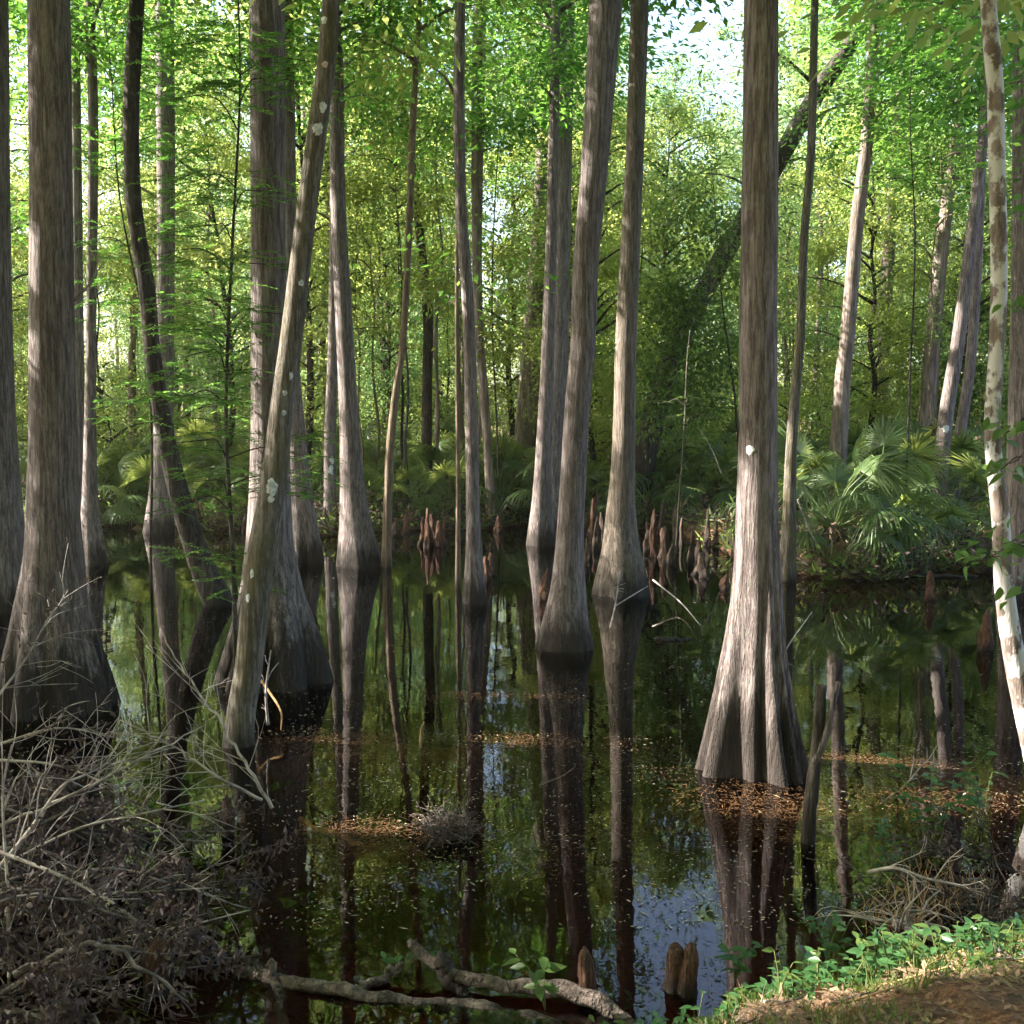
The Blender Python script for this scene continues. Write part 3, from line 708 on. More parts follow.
def palm_px(px, Y, sc, n, label, group=None, dry=2):
    x = (px - 512) / FPX * Y * 1.0; palmetto(x, Y, sc, n, label, group, dry)
palm_px(836, 21.6, 1.7, 18, 'big spiky palmetto on the near shore beside the thin mossy trunk', dry=4)
palm_px(900, 21.8, 1.2, 13, 'palmetto drooping over the water between the big palmetto and the white trunk')
palm_px(950, 22.2, 1.35, 14, 'palmetto with sunlit arching fans under the white spotted brown trunk')
palm_px(885, 25.0, 1.8, 14, 'dark palmetto fans standing behind the drooping shore palmetto')
palm_px(815, 24.5, 1.5, 16, 'dark palmetto between thin mossy trunk and pale trunk')
GP = 'palmettos along the far bank'
for px, Y, sc in ((150, 30, 1.3), (100, 30.3, 1.5), (70, 30.2, 1.3), (215, 30, 1.2), (400, 30, 1.25), (447, 30.2, 1.3), (505, 30.5, 1.4), (590, 30, 1.2), (650, 30.5, 1.3), (705, 30.4, 1.4), (735, 30, 1.2), (310, 30.2, 1.3), (960, 27, 1.6), (1000, 26, 1.5), (915, 28, 1.6), (860, 30, 1.5), (720, 32, 1.4), (700, 34, 1.6), (755, 31, 1.4), (660, 32, 1.3), (610, 32, 1.3), (600, 35, 1.6), (500, 32.5, 1.5), (482, 34, 1.5), (440, 33, 1.4), (420, 32, 1.2), (385, 34, 1.4), (365, 32, 1.2), (318, 32, 1.3), (205, 33, 1.4), (140, 32, 1.3), (112, 34, 1.7), (125, 36, 1.7), (60, 33, 1.4), (20, 33, 1.5), (15, 36, 1.7), (235, 34, 1.3), (540, 37, 1.6), (85, 31.5, 1.5), (160, 35, 1.7), (180, 31.5, 1.2), (260, 32, 1.4), (290, 35, 1.6), (345, 36, 1.8), (400, 37, 1.7), (460, 36.5, 1.8), (515, 35, 1.5), (575, 33, 1.4), (630, 35, 1.6), (670, 37, 1.8), (735, 36, 1.8), (790, 30, 1.5), (800, 34, 1.8), (835, 33, 1.8), (880, 34, 1.8), (990, 31, 1.7), (940, 32, 1.8), (1030, 29, 1.6), (325, 38, 1.9), (430, 40, 2.0), (600, 40, 2.0), (700, 41, 2.0), (200, 38, 1.9), (40, 39, 2.0)):
    palm_px(px, Y, sc, 13, 'green palmetto clump on the far bank among tree trunks', GP, 1)

# ------------------------------------------------------------------ cypress knees
def knee_mesh(h, r, seed):
    r_ = np.random.default_rng(seed); n, sd = 14, 18
    t = np.linspace(0, 1, n)
    prof = r * (1.2 - .92 * t ** r_.uniform(.8, 1.5) + .10 * np.sin(t * r_.uniform(5, 9) + r_.uniform(0, 6))) ; prof[-1] *= .75; prof[-2] *= .95
    P = np.stack([r_.normal(0, .10) * t * h + .05 * h * np.sin(t * 5 + r_.uniform(0, 6)), r_.normal(0, .08) * t * h, -.25 + (h + .25) * t], 1)
    a = np.arange(sd) / sd * 2 * PI
    mod = 1 + .2 * np.sin(a * 4 + r_.uniform(0, 6))[None] * (1 - .5 * t)[:, None] + r_.normal(0, .06, (n, sd)) + .12 * np.sin(t[:, None] * 11 + a[None] * 2 + seed) + .1 * np.sin(t[:, None] * 17 - a[None] * 3)
    return tube(P, prof, sd, mod)
KN = []
def stub_mesh(seed):
    r_ = np.random.default_rng(seed); n, sd = 18, 22; t = np.linspace(0, 1, n)
    prof = .19 * (1.25 - .45 * t - .1 * np.sin(t * 6)); prof *= np.sqrt(np.clip(1.03 - t ** 5, .02, 1))
    P = np.stack([.05 * np.sin(t * 4 + seed), .03 * np.sin(t * 5 + seed), -.25 + 1.25 * t], 1); a = np.arange(sd) / sd * 2 * PI
    return tube(P, prof, sd, 1 + .12 * np.sin(a * 5 + seed)[None] * (1 - .4 * t)[:, None] + r_.normal(0, .045, (n, sd)))
for k in range(12):
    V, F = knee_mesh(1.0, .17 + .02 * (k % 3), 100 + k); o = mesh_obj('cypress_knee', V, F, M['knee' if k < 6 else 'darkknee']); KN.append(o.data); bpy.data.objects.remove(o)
for k in range(5):
    V, F = stub_mesh(k); o = mesh_obj('cypress_knee', V, F, M['knee']); KN.append(o.data); bpy.data.objects.remove(o)

def knee(px, py, h, w, label, group=None, Y=None, z=0.0, dark=False, stub=None):
    Y = Y or depth(py); p = at(px, py, Y)
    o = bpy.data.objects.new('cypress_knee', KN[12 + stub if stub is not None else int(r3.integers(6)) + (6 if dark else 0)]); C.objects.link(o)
    o.location = (p[0], Y, max(0, float(gz(p[0], Y)) * .9) if z is None else z)
    o.scale = (w / .44, w / .44, h); o.rotation_euler = (r3.normal(0, .05), r3.normal(0, .06), r3.uniform(0, 6))
    return tag(o, label, 'cypress knee', group)

def upx(Y, p): return p * Y / FPX
knee(674, 1004, .22, .125, 'red brown knee, broader of the twin knees on the near bank', Y=5.55, z=.03, stub=0)
knee(690, 1005, .235, .105, 'red brown knee, slimmer of the twin knees on the near bank', Y=5.5, z=.03, stub=1)
knee(588, 1003, .28, .10, 'single dark red knee beside the fallen log end', Y=5.45, z=.0, stub=2)
knee(227, 835, .30, .10, 'small rounded knee rising from dark water beside the brush heap', stub=3)
knee(160, 1020, .26, .15, 'stubby brown knee under the brush heap', Y=5.5, z=.05, stub=4)
for k, (dx, h) in enumerate(((-9, .75), (-3, 1.05), (3, .85), (8, .72), (12, .55))):
    knee(431 + dx, 545 + (k % 2) * 2, h * .85, .2, 'tall red knee in the lone knee cluster standing in open water', 'knees of the lone cluster in open water')
for k, (px, py, h) in enumerate(((655, 557, 1.35), (648, 553, .9), (662, 558, .85), (667, 562, 1.0), (672, 566, .6))):
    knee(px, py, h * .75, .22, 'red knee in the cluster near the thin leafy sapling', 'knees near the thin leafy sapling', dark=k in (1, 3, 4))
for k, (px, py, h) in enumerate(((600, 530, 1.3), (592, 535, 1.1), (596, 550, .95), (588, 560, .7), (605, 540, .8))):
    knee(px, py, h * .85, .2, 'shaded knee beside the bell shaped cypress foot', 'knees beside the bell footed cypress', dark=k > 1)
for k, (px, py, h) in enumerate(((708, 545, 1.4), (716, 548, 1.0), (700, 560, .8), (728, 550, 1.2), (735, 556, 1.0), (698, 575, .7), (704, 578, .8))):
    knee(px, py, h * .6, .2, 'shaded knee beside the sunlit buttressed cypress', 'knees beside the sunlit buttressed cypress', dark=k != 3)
for k in range(42):
    px = r3.uniform(380, 745) if k < 30 else r3.choice([r3.uniform(100, 240), r3.uniform(300, 380)])
    X_ = (px - 512) / FPX * 29; Yk = float(far_edge(X_)) + r3.uniform(-1.6, 1.8)
    h = r3.uniform(.2, .85)
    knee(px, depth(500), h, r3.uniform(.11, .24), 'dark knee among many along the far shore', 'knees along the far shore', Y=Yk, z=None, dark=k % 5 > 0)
for k, (px, py) in enumerate(((490, 575), (486, 580), (545, 600), (930, 600), (985, 650))):
    knee(px, py, r3.uniform(.3, .55), .2, 'low dark knee standing singly in mid pond water', 'low knees in mid pond')

# ------------------------------------------------------------------ dead wood
def branch_thing(name, pts, r0, r1, mat, label, cat, group=None, twigs=0, tl=.5, tr=.006, leavesN=0, leaf='deadleaf', up=.15, sides=8, seed=0, jit=.0, fork=2, ls=.055, bumpy=.0):
    r_ = np.random.default_rng(seed)
    P = catmull(pts, max(10, len(pts) * 5))
    if jit: P[1:-1] += r_.normal(0, jit, (len(P) - 2, 3)) * np.array([1, 1, .6])
    rad = np.linspace(r0, r1, len(P))
    o = P[0].copy()
    root = empty(name, tuple(o)); tag(root, label, cat, group)
    mod = 1 + r_.normal(0, bumpy, (len(P), sides)) if bumpy else None
    V, F = tube(P - o, rad, sides, mod); mesh_obj('limb', V, F, M[mat], root)
    tip = []
    if twigs:
        mb = MB()
        T = np.gradient(P, axis=0); T = norm(T)
        for k in range(twigs):
            i = int(r_.uniform(.12, .97) * (len(P) - 1))
            s = P[i]; d = T[i] + r_.normal(0, .55, 3) + np.array([0, 0, up]); d /= np.linalg.norm(d)
            L = tl * r_.uniform(.4, 1.3)
            Q = catmull([s, s + d * L * .5 + r_.normal(0, .05 * L, 3), s + d * L + r_.normal(0, .12 * L, 3) - np.array([0, 0, .08 * L])], 7)
            mb.add(*tube(Q - o, np.linspace(tr, tr * .35, 7), 5)); tip.append(Q)
            for f in range(fork):
                ii = int(r_.integers(2, 6)); d2 = norm(d + r_.normal(0, .6, 3)); L2 = L * r_.uniform(.3, .6)
                Q2 = catmull([Q[ii], Q[ii] + d2 * L2 * .5, Q[ii] + d2 * L2 + r_.normal(0, .08 * L2, 3)], 5)
                mb.add(*tube(Q2 - o, np.linspace(tr * .6, tr * .3, 5), 4)); tip.append(Q2)
        tw_ob = mb.build('twigs', M[mat], root)
    if leavesN and tip:
        A = np.concatenate(tip); idx = r_.integers(0, len(A), leavesN)
        p = A[idx] + r_.normal(0, .035, (leavesN, 3))
        D = r_.normal(0, .6, (leavesN, 3)) + np.array([0, 0, -.7])
        V, F = broad(p, D, r_.normal(size=(leavesN, 3)), r_.uniform(.6, 1.4, leavesN) * ls, r_.uniform(.25, .5, leavesN) * ls, .35)
        mesh_obj('dead_leaves' if leaf == 'deadleaf' else 'foliage', V - o, F, M[leaf], tw_ob)
    return root

def pp(*a): return [at(px, py, Y) for px, py, Y in a]
GB = 'dead limbs tangled in the brush heap'
r4 = np.random.default_rng(77)
for k in range(34):
    y0 = r4.uniform(4.85, 7.6); z0 = r4.uniform(.03, .40)
    x0 = -.52 * y0 + r4.uniform(-.6, .25)
    L = r4.uniform(.8, 1.75); a = r4.uniform(-.4, .5)
    d = np.array([math.cos(a), math.sin(a), 0])
    s = np.array([x0, y0, max(z0, float(gz(x0, y0)) + .05)])
    m_ = s + d * L * .5 + np.array([0, 0, r4.uniform(.05, .22)]); e = s + d * L + np.array([0, 0, -s[2] * r4.uniform(.2, .95) + .02])
    branch_thing('dead_branch', [s, m_, e], r4.uniform(.010, .022), .005, 'greytwig', 'grey dead limb with hanging brown leaves in the brush heap', 'branch', GB, twigs=int(r4.integers(5, 8)), tl=.42, tr=.003, fork=1, leavesN=int(r4.integers(300, 480)), ls=.048, up=-.02, sides=6, seed=200 + k, jit=.012)
branch_thing('dead_branch', pp((272, 808, 7.6), (250, 770, 7.6), (215, 715, 7.7), (180, 665, 7.8), (160, 628, 7.9)), .014, .004, 'twig', 'long bare pale branch slanting out of the water beside the mossy leaning trunk', 'branch', twigs=9, tl=.6, tr=.004, seed=1, jit=.01)
branch_thing('dead_branch', pp((262, 800, 7.5), (215, 775, 7.4), (170, 745, 7.4), (120, 720, 7.4)), .012, .004, 'twig', 'bare pale branch crossing low under the longer slanting branch', 'branch', twigs=10, tl=.6, tr=.004, seed=2, jit=.01)
branch_thing('dead_branch', pp((-6, 875, 6.0), (30, 830, 6.1), (62, 786, 6.3), (85, 775, 6.4)), .017, .006, 'twig', 'thick pale bare limb rising at the edge of the brush heap', 'branch', twigs=7, tl=.5, tr=.005, seed=3)
branch_thing('dead_branch', pp((10, 1024, 5.6), (8, 900, 5.8), (3, 790, 6.0), (12, 745, 6.0)), .013, .006, 'twig', 'upright pale stem standing at the outer end of the brush heap', 'branch', twigs=10, tl=.5, tr=.004, seed=4)
branch_thing('dead_branch', pp((-10, 830, 6.4), (60, 800, 6.5), (130, 765, 6.6), (205, 725, 6.9)), .012, .004, 'twig', 'long bare branch lying over the top of the brush heap', 'branch', twigs=14, tl=.6, tr=.004, seed=5, jit=.01)
branch_thing('dead_branch', pp((-5, 870, 6.2), (80, 828, 6.3), (150, 812, 6.4), (205, 800, 6.6)), .011, .004, 'twig', 'springy bare branch arching above the dark leaves of the brush heap', 'branch', twigs=10, tl=.5, tr=.004, seed=6)
branch_thing('dead_branch', pp((75, 945, 5.8), (120, 938, 5.8), (190, 925, 5.8), (250, 910, 5.9)), .010, .003, 'twig', 'pale branch reaching low over the water from the brush heap', 'branch', twigs=8, tl=.35, tr=.003, leavesN=160, seed=7)
branch_thing('dead_branch', pp((-5, 850, 5.9), (70, 880, 5.8), (130, 915, 5.7), (165, 955, 5.6)), .012, .004, 'twig', 'bare branch running downward across the face of the brush heap', 'branch', twigs=8, tl=.45, tr=.004, leavesN=100, seed=8)
for k, (q) in enumerate([[(-4, 745, 7.2), (60, 728, 7.3), (115, 738, 7.4)], [(-5, 700, 7.6), (25, 660, 7.8), (48, 618, 8.0)], [(0, 760, 7.0), (55, 765, 7.0), (120, 788, 7.1)], [(15, 1000, 5.5), (60, 985, 5.5), (150, 1005, 5.5)], [(0, 960, 5.7), (50, 948, 5.8), (95, 905, 5.9)], [(-5, 900, 5.9), (90, 895, 6.0), (210, 888, 6.1)]]):
    branch_thing('dead_branch', pp(*q), .010, .004, 'twig', 'grey dead limb with hanging brown leaves in the brush heap', 'branch', GB, twigs=12, tl=.45, tr=.0035, leavesN=60, seed=40 + k)

# fallen logs at the near edge
def log(pts, r0, r1, label, seed, mat='log', name='fallen_log'):
    r_ = np.random.default_rng(seed)
    P = catmull(pts, 60); P[1:-1] += np.stack([wob(58, 14, .010) for _ in range(3)], 1)
    o = P[0].copy(); mod = 1 + r_.normal(0, .06, (60, 20)) + .09 * np.sin(np.arange(20) / 20 * 2 * PI * 3 + np.linspace(0, 2, 60)[:, None]) + wob(60, 11, .10)[:, None]
    V, F = tube(P - o, np.linspace(r0, r1, 60), 20, mod)
    ob = mesh_obj(name, V, F, M[mat], None); ob.location = o
    return tag(ob, label, 'log')
log(pp((650, 1040, 5.2), (600, 1004, 5.35), (545, 988, 5.45), (490, 985, 5.5), (440, 966, 5.6), (412, 944, 5.75)), .048, .028, 'grey fallen log arching over the water with its broken end raised', 1)
log(pp((240, 975, 5.7), (310, 985, 5.55), (380, 1000, 5.45), (470, 1010, 5.4), (560, 1030, 5.25)), .034, .046, 'long rotten log lying flat along the near bank', 2)
log(pp((330, 1002, 5.5), (370, 985, 5.55), (400, 966, 5.65)), .03, .018, 'short dark broken stick leaning on the flat rotten log', 3)
log(pp((285, 1030, 5.4), (278, 1000, 5.5), (270, 965, 5.65)), .026, .02, 'dark stick standing up at the end of the flat rotten log', 4)
log(pp((440, 962, 5.6), (465, 1000, 5.5), (480, 1012, 5.45)), .045, .03, 'blackened stub of wood slanting under the raised log', 5, 'dark')
log([at(658, 641, depth(641)), at(685, 640, depth(640)), at(690, 638, depth(639))], .05, .03, 'small dark log afloat beyond the sunlit buttressed cypress', 6, 'dark')
log([np.array([at(790, 578, 20.8)[0], 20.9, .02]), np.array([at(850, 580, 20.7)[0], 20.6, .03]), np.array([at(975, 586, 20.4)[0], 20.3, .0])], .07, .05, 'moss covered log floating along the palmetto shore', 7, 'mossy')
log([at(300, 820, 8.2), at(340, 838, 8.0), at(378, 852, 7.9)], .022, .03, 'orange stripped log half sunk near the twig mound', 8, 'tanwood')

# snag
sd = depth(842)
sx = at(808, 842, sd)
root = empty('snag', (sx[0], sd, 0)); tag(root, 'dead forked snag standing in the water beside the sunlit buttressed cypress', 'snag')
P = catmull([at(806, 900, sd) , at(808, 842, sd), at(812, 790, sd), at(818, 735, sd), at(822, 686, sd)], 22); P[0, 2] = -.5
V, F = tube(P - np.array([sx[0], sd, 0]), np.linspace(.055, .035, 22), 14, 1 + rng.normal(0, .07, (22, 14))); mesh_obj('trunk', V, F, M['dark'], root)
P = catmull([at(815, 762, sd - .02), at(826, 735, sd - .03), at(833, 705, sd - .04), at(838, 682, sd - .05)], 14)
V, F = tube(P - np.array([sx[0], sd, 0]), np.linspace(.03, .018, 14), 10, 1 + rng.normal(0, .06, (14, 10))); mesh_obj('branch', V, F, M['cypress'], root)

# twig mound in the water
md = depth(835); mx_ = at(447, 835, md)
root = empty('twig_mound', (mx_[0], md, 0)); tag(root, 'dark mound of drifted twigs sitting in the water', 'twig mound')
mb = MB(); t = np.linspace(0, 1, 7)
mb.add(*tube(np.stack([t * 0, t * 0, -.15 + .22 * t], 1), .17 * np.sqrt(np.clip(1.02 - t * t, .01, 1)), 20, 1 + rng.normal(0, .2, (7, 20))))
mb.build('mound_core', M['dark'], root)
mb = MB()
for k in range(170):
    a = r4.uniform(0, 2 * PI); rr = .2 * math.sqrt(r4.random()); h = .07 * (1 - (rr / .26) ** 2) + r4.uniform(-.03, .05)
    c = np.array([rr * math.cos(a), rr * math.sin(a), h + .015]); dd = r4.normal(size=3) * np.array([1, 1, .5]); dd /= np.linalg.norm(dd); L = r4.uniform(.06, .2)
    mb.add(*tube(catmull([c - dd * L, c + r4.normal(0, .03, 3), c + dd * L], 5), np.full(5, r4.uniform(.0015, .004)), 4))
mb.build('twigs', M['log'], root)

# single sticks in the water
def stick(pts, r, label, mat='twig', twigs=0, seed=0): return branch_thing('dead_twig', pts, r, r * .4, mat, label, 'twig', twigs=twigs, tl=.25, tr=r * .5, seed=seed, fork=1)
stick(pp((610, 628, 13.6), (615, 606, 13.8), (618, 575, 14.2), (611, 560, 14.4)), .012, 'bare pale twig standing in water before the bell footed cypress', twigs=3, seed=1)
stick(pp((615, 606, 14), (648, 586, 15)), .011, 'slanting pale twig leaning on the bell footed cypress', seed=2)
stick(pp((653, 580, 17.5), (678, 600, 17), (700, 625, 15)), .012, 'bare twig floating beside the knee cluster', seed=3)
stick(pp((540, 785, 8.95), (562, 776, 9.1), (575, 767, 9.3)), .008, 'short pale stick afloat before the large middle cypress', seed=4)
stick(pp((268, 725, 10), (266, 690, 10), (271, 650, 10.2)), .014, 'white forked stick leaning behind the leaning mossy trunk', twigs=4, seed=5)
stick(pp((255, 672, 10.6), (268, 690, 10.5), (281, 712, 10.2), (281, 730, 10)), .016, 'pale bent root beside the leaning mossy trunk', 'tanwood', seed=6)
stick(pp((366, 838, 8), (372, 822, 8.1), (378, 832, 8)), .007, 'tiny crossed sticks near the twig mound', 'tanwood', twigs=4, seed=7)
stick(pp((420, 748, 9.9), (421, 730, 10), (424, 722, 10)), .012, 'stub of red wood poking from the water in mid pond', 'tanwood', seed=8)
stick(pp((875, 808, 8.6), (905, 785, 8.8), (922, 765, 8.9)), .012, 'forked pale stick slanting above the amber sunlit shallows', twigs=4, seed=9)
stick(pp((700, 760, 9.3), (706, 755, 9.3), (711, 763, 9.3)), .012, 'curled root stub at the foot of the sunlit buttressed cypress', seed=11)
stick(pp((222, 842, 8), (224, 815, 8), (226, 790, 8)), .006, 'thin tan twig beside the small rounded knee', 'tanwood', seed=12)
stick(pp((798, 500, 20), (812, 535, 20.3), (835, 570, 20.5)), .018, 'dead stalk slanting under the big spiky palmetto', seed=13)
stick(pp((780, 660, 13.5), (792, 640, 13.8), (812, 612, 14.5)), .012, 'dead twig slanting in water below the big palmetto', seed=14)
stick(pp((722, 475, 28), (712, 450, 28), (700, 430, 28)), .018, 'dead pale stalk over the knees of the far shore', seed=15)
stick(pp((75, 300, 11.3), (92, 280, 11.2), (100, 255, 11.2)), .013, 'white dead limb jutting from the biggest buttressed cypress', twigs=6, seed=16)

# tangled dead shrubs on the near bank
for k, (px, py, lab) in enumerate(((905, 945, 'pale dead shrub with stringy twigs on the near bank'), (985, 950, 'dark tangle of dead twigs at the bank corner'), (940, 930, 'grey tangle of twigs between the two dead shrubs'))):
    Yb = 6.25 + .12 * k
    s = at(px, py, Yb); s[2] = max(.0, float(gz(s[0], Yb)))
    root = empty('dead_shrub', tuple(s)); tag(root, lab, 'dead shrub')
    mb = MB(); r_ = np.random.default_rng(300 + k)
    for q in range(46):
        d = r_.normal(size=3) * np.array([1, .8, .4]) + np.array([0, 0, .5]); d /= np.linalg.norm(d); L = r_.uniform(.12, .5)
        c = r_.normal(0, .05, 3); c[2] = 0
        pts = [c, c + d * L * .4 + r_.normal(0, .03, 3), c + d * L * .8 + r_.normal(0, .05, 3), c + d * L + r_.normal(0, .06, 3) - np.array([0, 0, .1])]
        mb.add(*tube(catmull(pts, 9), np.linspace(r_.uniform(.003, .009), .0015, 9), 5))
    mb.build('twigs', M['twig'] if k == 0 else M['log'], root)
    tm = MB()
    for q in range(60):
        c = r_.normal(0, .13, 3) * np.array([1, .6, 0]) + np.array([0, 0, r_.uniform(.05, .32)])
        tm.add(*tube(catmull([c, c + r_.normal(0, .03, 3) - np.array([0, 0, .06]), c + r_.normal(0, .04, 3) - np.array([0, 0, .15])], 5), np.full(5, .0015), 4))
    tm.build('hanging_roots', M['tanwood'] if k != 1 else M['log'], root)
branch_thing('dead_branch', pp((868, 872, 6.5), (895, 868, 6.4), (925, 878, 6.35), (960, 885, 6.3)), .012, .006, 'twig', 'crooked pale branch above the stringy dead shrub', 'branch', twigs=7, tl=.25, tr=.004, seed=61)
branch_thing('dead_branch', pp((905, 928, 6.1), (950, 945, 6.05), (1000, 952, 6.0)), .014, .008, 'twig', 'straight dead branch lying on the sunlit bank', 'branch', twigs=6, tl=.25, tr=.004, seed=62)
branch_thing('dead_branch', pp((1030, 915, 6.6), (985, 900, 6.6), (930, 895, 6.6), (880, 905, 6.5)), .02, .008, 'log', 'dark fallen bough at the water edge behind the dead shrubs', 'branch', twigs=22, tl=.5, tr=.005, seed=63, leavesN=120)
branch_thing('dead_branch', pp((1030, 880, 7.0), (985, 860, 7.1), (935, 850, 7.2)), .018, .008, 'dark', 'dark bare bough over the water below the white blotched trunk', 'branch', twigs=24, tl=.5, tr=.005, seed=64, leavesN=60)

# ------------------------------------------------------------------ saplings and sprays in front of the trunks
def spray_sapling(key, label, stem_pts, r0, Y, patches, leafm='needle', name='sapling', ll=.07, per=260, barkm='dark', cat='sapling', feather=True, big=False):
    P = catmull([at(px, py, Y) for px, py in stem_pts], 26); P[0, 2] = min(P[0, 2], float(gz(P[0, 0], Y))) - .1
    o = np.array([P[1, 0], Y, 0.])
    root = empty(name, tuple(o)); tag(root, label, cat)
    V, F = tube(P - o, np.linspace(r0, r0 * .3, 26), 8); mesh_obj('trunk', V, F, M[barkm], root)
    mb = MB(); Ls = []
    for px, py, w, h in patches:
        yy = Y + rng.uniform(-.6, .4); c = at(px, py, yy); sw, sh = w * Y / FPX / 2, h * Y / FPX / 2
        i = np.argmin(np.linalg.norm(P - (c - np.array([0, 0, sw * .4])), axis=1)); s = P[i]
        # main twig passes through the patch and out to its far side
        dirx = np.sign(c[0] - s[0]) or 1
        e = c + np.array([dirx * sw * .8, 0, -sh * .25])
        tw = catmull([s, (s + c) / 2 + np.array([0, 0, .1]), c, e], 12)
        mb.add(*tube(tw - o, np.linspace(.009, .003, 12), 5))
        if not feather:
            n = int(w * h * (.16 if not big else .012)) + 6
            q = rng.normal(size=(n, 3)) * np.array([sw * .5, .3, sh * .5]); p = c + q
            d = norm(q + rng.normal(0, .3, (n, 3))) - np.array([0, 0, .3])
            nn = rng.normal(0, .5, (n, 3)) + np.array([0, -.2, 1.0])
            kk = carve(p); p, d, nn = p[kk], d[kk], nn[kk]; n = len(p)
            if n: Ls.append((broad if big else leaves)(p, d, nn, rng.uniform(.7, 1.3, n) * ll, rng.uniform(.4, .62, n) * ll)); continue
        nsub = max(4, int(w * h / 130)); tier = max(2, int(h / 16))
        for q in range(nsub):
            if not carve(c[None])[0] and q % 2: continue
            a = rng.uniform(-.5, .5) + (0 if rng.random() < .5 else PI)
            base = c + np.array([rng.uniform(-.9, .9) * sw, rng.normal(0, .28), (rng.integers(0, tier) + .5) / tier * 2 * sh - sh + rng.normal(0, .025)])
            ax = norm(np.array([math.cos(a), rng.normal(0, .6), rng.normal(-.12, .12)]))
            Ln = rng.uniform(.22, .48)
            mb.add(*tube(np.array([base, base + ax * Ln * .5, base + ax * Ln]) - o, [.003, .002, .001], 4))
            k = 16
            t = np.repeat(np.linspace(.08, 1, k), 2); sgn = np.tile([1, -1], k)
            side = norm(np.cross(ax, [0, 0, 1.0]))
            p = base + ax * (t * Ln)[:, None] + np.array([0, 0, -1]) * ((t ** 2) * .04)[:, None]
            d = ax * .55 + side * sgn[:, None] + rng.normal(0, .18, (2 * k, 3))
            nn = np.array([0, 0, 1.0]) + rng.normal(0, .3, (2 * k, 3))
            Ls.append(leaves(p, d, nn, rng.uniform(.7, 1.25, 2 * k) * ll * (1.15 - .5 * t), rng.uniform(.28, .42, 2 * k) * ll * .8))
    L = MB()
    for V, F in Ls: L.add(V - o, F)
    crown_build(root, np.concatenate(L.V), np.concatenate(L.F), mb, leafm, barkm)

spray_sapling('A', 'young feathery cypress spreading green sprays in front of the thick fluted cypress', [(236, 668), (233, 560), (226, 420), (232, 250), (240, 90), (238, -10)], .028, 11.6,
    [(262, 78, 120, 40), (215, 40, 90, 40), (300, 60, 70, 36), (205, 95, 80, 40), (250, 190, 110, 34), (200, 180, 70, 40), (240, 262, 110, 22), (215, 225, 80, 24), (262, 312, 60, 18), (205, 300, 90, 60), (215, 350, 90, 60), (190, 395, 80, 60), (225, 400, 60, 50), (205, 440, 90, 30), (220, 480, 100, 30), (180, 330, 60, 50), (195, 500, 80, 22), (205, 555, 90, 24), (236, 585, 50, 16), (300, 455, 50, 60), (295, 485, 50, 40), (180, 250, 60, 40)])
spray_sapling('B', 'feathery green sapling behind the crooked dark trunk', [(150, 560), (152, 440), (145, 330), (120, 200), (110, 60), (100, -10)], .025, 18.5,
    [(110, 150, 70, 50), (95, 240, 60, 50), (150, 120, 70, 60), (170, 60, 80, 70), (120, 60, 60, 50), (185, 130, 70, 60), (110, 300, 60, 60), (190, 210, 60, 70), (185, 300, 70, 70), (140, 400, 60, 50), (175, 380, 60, 50)], ll=.10)
spray_sapling('C', 'thin pale sapling with small bright leaves up its stem before the far knees', [(675, 566), (679, 500), (684, 430), (687, 360), (690, 330)], .022, depth(566),
    [(690, 400, 26, 16), (672, 418, 40, 8), (700, 415, 40, 10), (684, 440, 24, 14), (690, 465, 40, 8), (676, 480, 18, 20), (668, 402, 26, 8), (688, 365, 20, 20)], leafm='seedling', barkm='mossy', ll=.07)
spray_sapling('D', 'leafy sapling with drooping twigs between the close pair and amber sapling', [(500, 520), (497, 430), (492, 300), (498, 150), (510, 20)], .03, 30,
    [(430, 40, 90, 60), (500, 60, 60, 50), (440, 110, 80, 50), (520, 130, 50, 50), (425, 200, 70, 60), (510, 250, 50, 60), (440, 280, 70, 60), (500, 330, 60, 60), (380, 120, 70, 60), (370, 60, 70, 60)], leafm='bg_leaf', ll=.16, feather=False)
spray_sapling('E', 'dark leafed sapling spreading beside the slanting dark trunk', [(742, 500), (735, 400), (722, 300), (715, 210), (712, 170)], .04, 29,
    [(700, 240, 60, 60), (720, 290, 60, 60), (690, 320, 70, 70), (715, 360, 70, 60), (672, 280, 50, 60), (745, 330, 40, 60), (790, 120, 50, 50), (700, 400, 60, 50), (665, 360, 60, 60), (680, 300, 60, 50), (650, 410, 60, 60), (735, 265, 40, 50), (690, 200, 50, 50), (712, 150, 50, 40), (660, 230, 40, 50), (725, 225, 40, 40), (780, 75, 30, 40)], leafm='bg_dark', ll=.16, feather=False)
spray_sapling('F', 'airy cypress sapling spreading soft green sprays beyond the white blotched trunk', [(905, 520), (910, 380), (915, 240), (910, 100), (920, -10)], .03, 24,
    [(900, 75, 80, 30), (880, 130, 80, 30), (930, 130, 60, 30), (920, 170, 70, 30), (940, 60, 50, 40), (890, 180, 60, 24), (950, 200, 50, 30), (960, 30, 60, 40), (1010, 60, 40, 60), (1008, 140, 40, 60)], leafm='needle', ll=.12)
spray_sapling('G', 'broad leafed shoot reaching into view in front of the white blotched trunk', [(1060, 760), (1052, 640), (1040, 520), (1035, 400), (1030, 330)], .012, 7.6,
    [(1012, 430, 30, 30), (1018, 460, 24, 30), (1000, 470, 30, 14), (1015, 540, 30, 30), (1005, 555, 40, 20), (1018, 590, 24, 30), (985, 560, 40, 12), (1020, 300, 20, 20)], leafm='seedling', ll=.12, feather=False, big=True)

